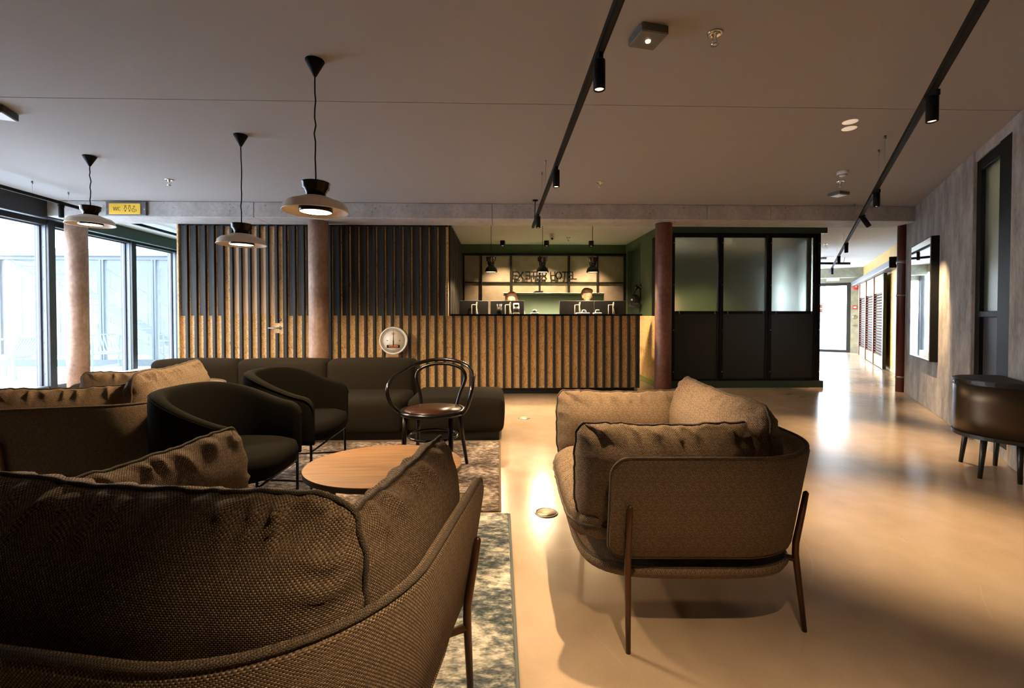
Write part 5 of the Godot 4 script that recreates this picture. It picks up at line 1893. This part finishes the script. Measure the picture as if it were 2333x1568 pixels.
# ------------------------------------------------------------------ bentwood armchair
func build_bentwood_chair() -> void:
	var t := thing("bentwood_chair", "dark bentwood armchair with a hooped back facing the viewer", "chair", Vector3(-0.46, 0.0165, -3.18), PI - 0.12)
	# local -z is the front
	var m := Mb.new()
	var sr := 0.225
	m.lathe([Vector2(0, 0.425), Vector2(sr - 0.03, 0.425), Vector2(sr, 0.428), Vector2(sr + 0.004, 0.44), Vector2(sr, 0.456), Vector2(sr - 0.022, 0.46), Vector2(sr - 0.03, 0.456), Vector2(0, 0.452)], 44)
	var ring := put("seat_ring", m.commit(), mt.bentwood, t)
	ring.set_meta("label", "dark glossy seat rim")
	m = Mb.new()
	m.lathe([Vector2(0, 0.458), Vector2(sr - 0.034, 0.461), Vector2(sr - 0.03, 0.452), Vector2(0, 0.452)], 40)
	put("seat_panel", m.commit(), mt.walnut_seat, t)
	for sx in [-1.0, 1.0]:
		m = Mb.new()
		m.tube([Vector3(sx * 0.155, 0.43, -0.13), Vector3(sx * 0.16, 0.2, -0.15), Vector3(sx * 0.165, 0.0, -0.17)], [0.017, 0.0155, 0.011], 10)
		put("leg", m.commit(), mt.bentwood, t)
		m = Mb.new()
		m.tube([Vector3(sx * 0.15, 0.44, 0.16), Vector3(sx * 0.165, 0.25, 0.19), Vector3(sx * 0.19, 0.0, 0.25)], [0.016, 0.0155, 0.012], 10)
		put("leg", m.commit(), mt.bentwood, t)
	var hoop := []
	for k in 32:
		var a := TAU * k / 32
		hoop.append(Vector3(0.168 * cos(a), 0.27, 0.01 + 0.168 * sin(a)))
	m = Mb.new()
	m.tube(hoop, 0.0095, 8, true)
	put("leg_hoop", m.commit(), mt.bentwood, t)
	# outer hoop: rises from the seat sides, sweeps out as arms and round the back
	var outer := catmull([Vector3(0.22, 0.44, -0.06), Vector3(0.262, 0.5, -0.1), Vector3(0.29, 0.6, -0.1), Vector3(0.285, 0.665, -0.02), Vector3(0.27, 0.69, 0.08), Vector3(0.21, 0.735, 0.19), Vector3(0.11, 0.765, 0.255), Vector3(0.0, 0.775, 0.275), Vector3(-0.11, 0.765, 0.255), Vector3(-0.21, 0.735, 0.19), Vector3(-0.27, 0.69, 0.08), Vector3(-0.285, 0.665, -0.02), Vector3(-0.29, 0.6, -0.1), Vector3(-0.262, 0.5, -0.1), Vector3(-0.22, 0.44, -0.06)], 5)
	m = Mb.new()
	m.tube(outer, 0.0135, 10)
	put("arm_hoop", m.commit(), mt.bentwood, t)
	var inner := catmull([Vector3(0.13, 0.445, 0.17), Vector3(0.15, 0.53, 0.195), Vector3(0.185, 0.64, 0.22), Vector3(0.16, 0.705, 0.235), Vector3(0.08, 0.738, 0.252), Vector3(0.0, 0.745, 0.258), Vector3(-0.08, 0.738, 0.252), Vector3(-0.16, 0.705, 0.235), Vector3(-0.185, 0.64, 0.22), Vector3(-0.15, 0.53, 0.195), Vector3(-0.13, 0.445, 0.17)], 5)
	m = Mb.new()
	m.tube(inner, 0.0125, 10)
	put("back_hoop", m.commit(), mt.bentwood, t)

func catmull(p: Array, n: int) -> Array:
	var out := []
	for i in p.size() - 1:
		var a: Vector3 = p[maxi(i - 1, 0)]
		var b: Vector3 = p[i]
		var c: Vector3 = p[i + 1]
		var d: Vector3 = p[mini(i + 2, p.size() - 1)]
		for k in n:
			out.append(b.cubic_interpolate(c, a, d, float(k) / n))
	out.append(p[-1])
	return out

func build_tables() -> void:
	var t := thing("coffee_table", "round oak coffee table with dark legs between the chairs", "table", Vector3(-0.566, 0.0145, -2.26), 0.05)
	var poly := PackedVector2Array()
	for k in 72:
		var a := TAU * k / 72
		poly.append(Vector2(0.378 * cos(a), 0.325 * sin(a)))
	var m := Mb.new()
	m.prism(poly, 0.372, 0.376)
	put("veneer", m.commit(), mt.oak, t)
	m = Mb.new()
	m.prism(poly, 0.35, 0.372)
	put("top_edge", m.commit(), mt.oak_edge, t)
	for k in 4:
		var a := PI / 4 + PI / 2 * k + 0.25
		m = Mb.new()
		m.tube([Vector3(0.25 * cos(a), 0.35, 0.21 * sin(a)), Vector3(0.27 * cos(a), 0.0, 0.23 * sin(a))], [0.016, 0.0115], 10)
		put("leg", m.commit(), mt.oak_edge, t)
	m = Mb.new()
	m.box(Vector3(0, 0.338, 0), Vector3(0.4, 0.024, 0.03), 0.002, Basis(Vector3.UP, 0.7))
	m.box(Vector3(0, 0.338, 0), Vector3(0.4, 0.022, 0.03), 0.002, Basis(Vector3.UP, -0.7))
	put("cross_bearer", m.commit(), mt.oak_edge, t)
	var s := thing("side_table", "pale wooden side table at the far left edge by the radiator", "table", Vector3(-4.0, 0, -3.55), 0.2)
	var p2 := PackedVector2Array()
	for k in 48:
		var a := TAU * k / 48
		p2.append(Vector2(0.34 * cos(a), 0.34 * sin(a)))
	m = Mb.new()
	m.prism(p2, 0.45, 0.474)
	put("top", m.commit(), mt.oak, s)
	for k in 3:
		var a := TAU * k / 3
		m = Mb.new()
		m.tube([Vector3(0.2 * cos(a), 0.45, 0.2 * sin(a)), Vector3(0.24 * cos(a), 0.0, 0.24 * sin(a))], [0.016, 0.012], 10)
		put("leg", m.commit(), mt.oak_edge, s)

# ------------------------------------------------------------------ bow-fronted bin
func build_bin() -> void:
	var t := thing("waste_bin", "brushed bronze bow-fronted waste bin on four dark legs", "waste bin", rw(-3.52, 0, 0.045), RWT)
	# local x along the wall, -z into the room
	var poly := PackedVector2Array()
	var inner := PackedVector2Array()
	var hw := 0.29
	var dp := 0.32
	poly.append(Vector2(-hw, 0))
	var rows_lo := []
	for k in 25:
		var f := float(k) / 24
		var x := lerpf(-hw, hw, f)
		var bow := dp * pow(1.0 - pow(absf(x) / hw, 2.6), 0.62)
		poly.append(Vector2(x, -maxf(bow, 0.04)))
	poly.append(Vector2(hw, 0))
	var m := Mb.new()
	var rws := []
	for y in [0.29, 0.4, 0.52, 0.635]:
		var row := []
		for q in poly:
			row.append(Vector3(q.x, y, q.y))
		rws.append(row)
	m.grid(rws, false, true, true)
	put("body", m.commit(), mt.bin_metal, t)
	var big := PackedVector2Array()
	var sm := PackedVector2Array()
	for q in poly:
		big.append(q * Vector2(1.012, 1.02))
		sm.append(q * Vector2(0.985, 0.97))
	m = Mb.new()
	m.prism(big, 0.265, 0.29)
	put("bottom_rim", m.commit(), mt.bin_dark, t)
	m = Mb.new()
	m.prism(sm, 0.635, 0.645)
	put("gap_strip", m.commit(), mt.bin_dark, t)
	m = Mb.new()
	m.prism(big, 0.645, 0.668)
	put("lid_rim", m.commit(), mt.bin_dark, t)
	m = Mb.new()
	m.prism(sm, 0.668, 0.672)
	put("lid", m.commit(), mt.grey_lid, t)
	put("catch", bm(Vector3(0.03, 0.018, 0.012), 0.003), mt.chrome, t, Vector3(0.0, 0.632, -dp - 0.003))
	for q in [[-0.21, -0.04], [0.21, -0.04], [-0.2, -0.22], [0.2, -0.22]]:
		m = Mb.new()
		m.tube([Vector3(q[0] * 0.95, 0.27, q[1] * 0.95), Vector3(q[0] * 1.06, 0.0, q[1] * 1.06)], [0.019, 0.013], 12)
		put("leg", m.commit(), mt.bin_dark, t)

func build_radiators() -> void:
	var lab := ["low white column radiator under the windows at the far left edge", "low white column radiator under the windows behind the sofa"]
	for k in 2:
		var z0: float = [-5.2, -6.8][k]
		var z1: float = [-3.6, -8.6][k]
		var t := thing("radiator", lab[k], "radiator", Vector3(-5.68, 0, (z0 + z1) / 2), 0.0549, "window radiators")
		var ln := absf(z1 - z0)
		var n := int(ln / 0.05)
		var m := Mb.new()
		for x in [-0.05, 0.0, 0.05]:
			m.tube([Vector3(x, 0.07, 0), Vector3(x, 0.265, 0)], 0.012, 6)
		m.box(Vector3(0, 0.27, 0), Vector3(0.13, 0.026, 0.038), 0.008)
		m.box(Vector3(0, 0.07, 0), Vector3(0.13, 0.026, 0.038), 0.008)
		var el := m.commit()
		for i in n:
			put("element", el, mt.white_plastic, t, Vector3(0, 0, -ln / 2 + 0.05 * (i + 0.5)))
		for sg in [-1, 1]:
			m = Mb.new()
			m.tube([Vector3(0, 0, sg * (ln / 2 - 0.1)), Vector3(0, 0.06, sg * (ln / 2 - 0.1))], 0.012, 6)
			put("foot", m.commit(), mt.white_plastic, t)
		m = Mb.new()
		m.tube(fillet([Vector3(0, 0.27, ln / 2), Vector3(0, 0.27, ln / 2 + 0.12), Vector3(0, 0.0, ln / 2 + 0.12)], 0.03), 0.009, 6)
		put("supply_pipe", m.commit(), mt.steel, t)

# ------------------------------------------------------------------ old shop scale with a white dial
func build_scale() -> void:
	var t := thing("dial_scale", "old weighing scale with a round white dial standing behind the sofa", "scale", Vector3(-1.42, 0, -6.2))
	var turn := Basis(Vector3.RIGHT, PI / 2)
	var cy := 0.787
	var m := Mb.new()
	m.lathe([Vector2(0, -0.1), Vector2(0.15, -0.1), Vector2(0.18, -0.08), Vector2(0.188, -0.02), Vector2(0.19, 0.02), Vector2(0.182, 0.026), Vector2(0, 0.026)], 48, Transform3D(turn, Vector3(0, cy, 0)))
	put("case", m.commit(), mt.deep_green, t)
	m = Mb.new()
	m.lathe([Vector2(0.166, 0.024), Vector2(0.188, 0.024), Vector2(0.184, 0.042), Vector2(0.172, 0.046), Vector2(0.166, 0.036), Vector2(0.166, 0.024)], 48, Transform3D(turn, Vector3(0, cy, 0)))
	put("bezel", m.commit(), mt.white_plastic, t)
	m = Mb.new()
	m.lathe([Vector2(0, 0.03), Vector2(0.168, 0.03), Vector2(0.168, 0.026), Vector2(0, 0.026)], 48, Transform3D(turn, Vector3(0, cy, 0)))
	var dial := put("dial", m.commit(), mt.warm_white, t)
	m = Mb.new()
	for k in 60:
		var a := TAU * k / 60
		var r := 0.143
		m.box(Vector3(r * sin(a), cy + r * cos(a), 0.0315), Vector3(0.004, 0.011 if k % 5 else 0.016, 0.002), 0.0, Basis(Vector3.BACK, -a))
	put("graduation", m.commit(), mt.grey_plastic, dial)
	m = Mb.new()
	m.prism(PackedVector2Array([Vector2(-0.004, 0), Vector2(0.004, 0), Vector2(0.0012, 0.125), Vector2(-0.0012, 0.125)]), 0.031, 0.034, Transform3D(Basis(Vector3(1, 0, 0), Vector3(0, 0, 1), Vector3(0, 1, 0)), Vector3(0, cy, 0)))
	m.box(Vector3(0, cy - 0.03, 0.033), Vector3(0.012, 0.06, 0.003))
	put("needle", m.commit(), mt.black_metal, dial)
	for sx in [-0.082, 0.082]:
		m = Mb.new()
		m.lathe([Vector2(0, 0.034), Vector2(0.006, 0.033), Vector2(0.008, 0.03), Vector2(0, 0.03)], 10, Transform3D(turn, Vector3(sx, cy, 0)))
		put("rivet", m.commit(), mt.bentwood, dial)
	put("name_plate", bm(Vector3(0.175, 0.04, 0.006), 0.001), mt.black_metal, dial, Vector3(0, cy - 0.078, 0.033))
	m = Mb.new()
	m.box(Vector3(-0.035, cy - 0.07, 0.0368), Vector3(0.058, 0.01, 0.001))
	m.box(Vector3(0.035, cy - 0.07, 0.0368), Vector3(0.058, 0.01, 0.001))
	m.box(Vector3(0, cy - 0.087, 0.0368), Vector3(0.125, 0.006, 0.001))
	put("plate_print", m.commit(), mt.orange_print, dial)
	m = Mb.new()
	m.box(Vector3(0, cy + 0.093, 0.0308), Vector3(0.05, 0.01, 0.001))
	m.box(Vector3(0, cy + 0.079, 0.0308), Vector3(0.02, 0.006, 0.001))
	put("dial_print", m.commit(), mt.orange_print, dial)
	put("pillar", bm(Vector3(0.12, 0.57, 0.1), 0.01), mt.deep_green, t, Vector3(0, 0.335, -0.03))
	put("collar", bm(Vector3(0.15, 0.05, 0.12), 0.006), mt.oak, t, Vector3(0, 0.585, -0.02))
	put("foot", bm(Vector3(0.36, 0.05, 0.4), 0.008), mt.deep_green, t, Vector3(0, 0.025, 0))

# ------------------------------------------------------------------ people behind the counter
func field_mesh(bones: Array, cell: float, k: float, lo: Vector3, hi: Vector3) -> PackedVector3Array:
	# bones: [a, b, ra, rb]; a smooth union of tapered capsules, meshed as surface nets
	var nx := int((hi.x - lo.x) / cell) + 2
	var ny := int((hi.y - lo.y) / cell) + 2
	var nz := int((hi.z - lo.z) / cell) + 2
	var val := PackedFloat32Array()
	val.resize(nx * ny * nz)
	val.fill(1.0)
	for b in bones:
		var A: Vector3 = b[0]
		var B: Vector3 = b[1]
		var ra: float = b[2]
		var rb: float = b[3]
		var ab := B - A
		var ll := maxf(ab.length_squared(), 1e-9)
		var pad := maxf(ra, rb) + k + cell * 2.0
		var mn := ((A.min(B) - Vector3.ONE * pad - lo) / cell).floor()
		var mxx := ((A.max(B) + Vector3.ONE * pad - lo) / cell).ceil()
		for z in range(maxi(0, int(mn.z)), mini(nz - 1, int(mxx.z)) + 1):
			for y in range(maxi(0, int(mn.y)), mini(ny - 1, int(mxx.y)) + 1):
				var row := (z * ny + y) * nx
				for x in range(maxi(0, int(mn.x)), mini(nx - 1, int(mxx.x)) + 1):
					var p := lo + Vector3(x, y, z) * cell
					var t := clampf((p - A).dot(ab) / ll, 0.0, 1.0)
					var d := p.distance_to(A + ab * t) - lerpf(ra, rb, t)
					var o := val[row + x]
					var h := maxf(k - absf(o - d), 0.0) / k
					val[row + x] = minf(o, d) - h * h * k * 0.25
	var vid := {}
	var verts := PackedVector3Array()
	var out := PackedVector3Array()
	var corner := [0, 1, nx, nx + 1, nx * ny, nx * ny + 1, nx * ny + nx, nx * ny + nx + 1]
	for z in nz - 1:
		for y in ny - 1:
			for x in nx - 1:
				var i0 := (z * ny + y) * nx + x
				var neg := 0
				for c in corner:
					if val[i0 + c] < 0.0:
						neg += 1
				if neg == 0 or neg == 8:
					continue
				var s := Vector3.ZERO
				var cnt := 0
				for e in [[0, 1], [2, 3], [4, 5], [6, 7], [0, 2], [1, 3], [4, 6], [5, 7], [0, 4], [1, 5], [2, 6], [3, 7]]:
					var a := val[i0 + corner[e[0]]]
					var b := val[i0 + corner[e[1]]]
					if (a < 0.0) != (b < 0.0):
						var t := a / (a - b)
						var pa := Vector3(e[0] & 1, (e[0] >> 1) & 1, (e[0] >> 2) & 1)
						var pb := Vector3(e[1] & 1, (e[1] >> 1) & 1, (e[1] >> 2) & 1)
						s += pa.lerp(pb, t)
						cnt += 1
				vid[i0] = verts.size()
				verts.append(lo + (Vector3(x, y, z) + s / cnt) * cell)
	var ax := [[1, nx, nx * ny], [nx, nx * ny, 1], [nx * ny, 1, nx]]
	for i0 in vid:
		for q in ax:
			var a := val[i0]
			var b := val[i0 + q[0]]
			if (a < 0.0) == (b < 0.0):
				continue
			var c1: int = i0 - q[1]
			var c2: int = i0 - q[1] - q[2]
			var c3: int = i0 - q[2]
			if not (vid.has(c1) and vid.has(c2) and vid.has(c3)):
				continue
			var P := [verts[vid[i0]], verts[vid[c1]], verts[vid[c2]], verts[vid[c3]]]
			if a < 0.0:
				out.append_array([P[0], P[1], P[2], P[0], P[2], P[3]])
			else:
				out.append_array([P[0], P[2], P[1], P[0], P[3], P[2]])
	return out

func person(label: String, at: Vector3, turn: float, hgt: float, hair: Material, top: Material, long_hair: bool) -> void:
	var t := thing("person", label, "person", at, turn)
	# local -z is behind; the figure faces +z (towards the counter)
	var hc := Vector3(0, hgt - 0.115, 0.03)
	var sh := hgt - 0.30
	var m := Mb.new()
	var body := [
		[Vector3(0, sh - 0.02, 0), Vector3(0, sh - 0.3, -0.01), 0.11, 0.105],
		[Vector3(-0.1, sh - 0.06, 0), Vector3(-0.07, sh - 0.25, 0), 0.085, 0.09],
		[Vector3(0.1, sh - 0.06, 0), Vector3(0.07, sh - 0.25, 0), 0.085, 0.09],
		[Vector3(0, sh - 0.3, -0.01), Vector3(0, sh - 0.5, -0.02), 0.115, 0.13],
		[Vector3(0, sh, 0), hc + Vector3(0, -0.06, -0.01), 0.055, 0.05]]
	for sx in [-1.0, 1.0]:
		var el := Vector3(sx * 0.25, sh - 0.28, 0.05)
		var wr := Vector3(sx * 0.16, sh - 0.24, 0.28)
		body.append([Vector3(sx * 0.165, sh - 0.03, 0), el, 0.052, 0.042])
		body.append([el, wr, 0.042, 0.028])
		body.append([Vector3(sx * 0.08, sh - 0.52, -0.02), Vector3(sx * 0.09, (sh - 0.5) * 0.52, 0.0), 0.085, 0.06])
		body.append([Vector3(sx * 0.09, (sh - 0.5) * 0.52, 0.0), Vector3(sx * 0.09, 0.07, -0.02), 0.058, 0.036])
		body.append([Vector3(sx * 0.09, 0.045, -0.04), Vector3(sx * 0.1, 0.035, 0.12), 0.04, 0.032])
	m.tris(field_mesh(body, 0.02, 0.06, Vector3(-0.4, -0.06, -0.3), Vector3(0.4, hgt, 0.42)), true)
	put("clothed_body", m.commit(), top, t)
	# head, neck and hands in skin
	m = Mb.new()
	var head := [
		[hc + Vector3(0, 0.035, -0.012), hc + Vector3(0, 0.03, 0.005), 0.083, 0.08],
		[hc + Vector3(0, -0.03, 0.012), hc + Vector3(0, -0.075, 0.03), 0.066, 0.036],
		[hc + Vector3(0, 0.005, 0.08), hc + Vector3(0, -0.03, 0.1), 0.009, 0.014],
		[hc + Vector3(-0.035, 0.012, 0.066), hc + Vector3(0.035, 0.012, 0.066), 0.016, 0.016],
		[hc + Vector3(0, -0.055, 0.072), hc + Vector3(0, -0.057, 0.072), 0.02, 0.02],
		[hc + Vector3(0, -0.06, -0.02), hc + Vector3(0, -0.15, -0.02), 0.05, 0.052],
		[hc + Vector3(-0.082, 0.0, -0.005), hc + Vector3(-0.08, -0.03, -0.005), 0.014, 0.01],
		[hc + Vector3(0.082, 0.0, -0.005), hc + Vector3(0.08, -0.03, -0.005), 0.014, 0.01]]
	m.tris(field_mesh(head, 0.006, 0.022, hc - Vector3(0.12, 0.18, 0.14), hc + Vector3(0.12, 0.16, 0.14)), true)
	for sx in [-1.0, 1.0]:
		var wr := Vector3(sx * 0.16, sh - 0.24, 0.28)
		var hand := [[wr, wr + Vector3(-sx * 0.015, -0.005, 0.07), 0.024, 0.03]]
		for f in 4:
			var r := wr + Vector3(-sx * 0.015 + (f - 1.5) * 0.019, -0.004, 0.085)
			var ln: float = [0.06, 0.072, 0.068, 0.054][f]
			hand.append([r, r + Vector3(0, 0.004, ln * 0.5), 0.0095, 0.009])
			hand.append([r + Vector3(0, 0.004, ln * 0.5), r + Vector3(0, -0.02, ln), 0.009, 0.0075])
		var tb := wr + Vector3(-sx * 0.035, -0.006, 0.03)
		hand.append([tb, tb + Vector3(-sx * 0.025, -0.006, 0.03), 0.012, 0.0105])
		hand.append([tb + Vector3(-sx * 0.025, -0.006, 0.03), tb + Vector3(-sx * 0.03, -0.014, 0.058), 0.0105, 0.008])
		var hm := Mb.new()
		hm.tris(field_mesh(hand, 0.0055, 0.008, wr - Vector3(0.1, 0.06, 0.05), wr + Vector3(0.1, 0.06, 0.2)), true)
		put("hand", hm.commit(), mt.skin, t)
	put("head", m.commit(), mt.skin, t)
	# hair
	m = Mb.new()
	var hr := [
		[hc + Vector3(0, 0.055, -0.03), hc + Vector3(0, 0.06, 0.0), 0.09, 0.082],
		[hc + Vector3(0, 0.03, -0.045), hc + Vector3(0, -0.04, -0.05), 0.08, 0.06]]
	if long_hair:
		for sx in [-1.0, 1.0]:
			hr.append([hc + Vector3(sx * 0.045, 0.07, 0.02), hc + Vector3(sx * 0.088, -0.03, 0.0), 0.04, 0.03])
			hr.append([hc + Vector3(sx * 0.088, -0.03, 0.0), hc + Vector3(sx * 0.085, -0.17, 0.0), 0.03, 0.022])
		hr.append([hc + Vector3(0, -0.02, -0.07), hc + Vector3(0, -0.2, -0.06), 0.06, 0.05])
	else:
		hr.append([hc + Vector3(-0.04, 0.085, 0.045), hc + Vector3(0.045, 0.085, 0.05), 0.038, 0.035])
		for sx in [-1.0, 1.0]:
			hr.append([hc + Vector3(sx * 0.072, 0.04, -0.02), hc + Vector3(sx * 0.076, 0.005, -0.02), 0.025, 0.012])
	m.tris(field_mesh(hr, 0.007, 0.025, hc - Vector3(0.15, 0.28, 0.17), hc + Vector3(0.15, 0.19, 0.13)), true)
	put("hair", m.commit(), hair, t)
	for sx in [-1.0, 1.0]:
		m = Mb.new()
		m.lathe([Vector2(0, 0.006), Vector2(0.006, 0.004), Vector2(0.009, 0), Vector2(0, -0.002)], 12, Transform3D(Basis(Vector3.RIGHT, PI / 2), hc + Vector3(sx * 0.032, 0.008, 0.079)))
		put("eye", m.commit(), mt.eye_dark, t)
		m = Mb.new()
		m.tube([hc + Vector3(sx * 0.016, 0.028, 0.084), hc + Vector3(sx * 0.034, 0.034, 0.08), hc + Vector3(sx * 0.05, 0.029, 0.068)], 0.003, 5)
		put("eyebrow", m.commit(), hair, t)
	m = Mb.new()
	m.tube([hc + Vector3(-0.022, -0.056, 0.084), hc + Vector3(0, -0.054, 0.093), hc + Vector3(0.022, -0.056, 0.084)], [0.002, 0.0055, 0.002], 6)
	put("mouth", m.commit(), mt.lips, t)

func build_people() -> void:
	person("person with long brown hair standing behind the second monitor", Vector3(0.22, 0, -7.8), -0.15, 1.51, mt.hair_brown, mt.cloth_white, true)
	person("person with short light brown hair standing behind the third monitor", Vector3(1.5, 0, -7.8), 0.2, 1.575, mt.hair_light, mt.cloth_dark, false)
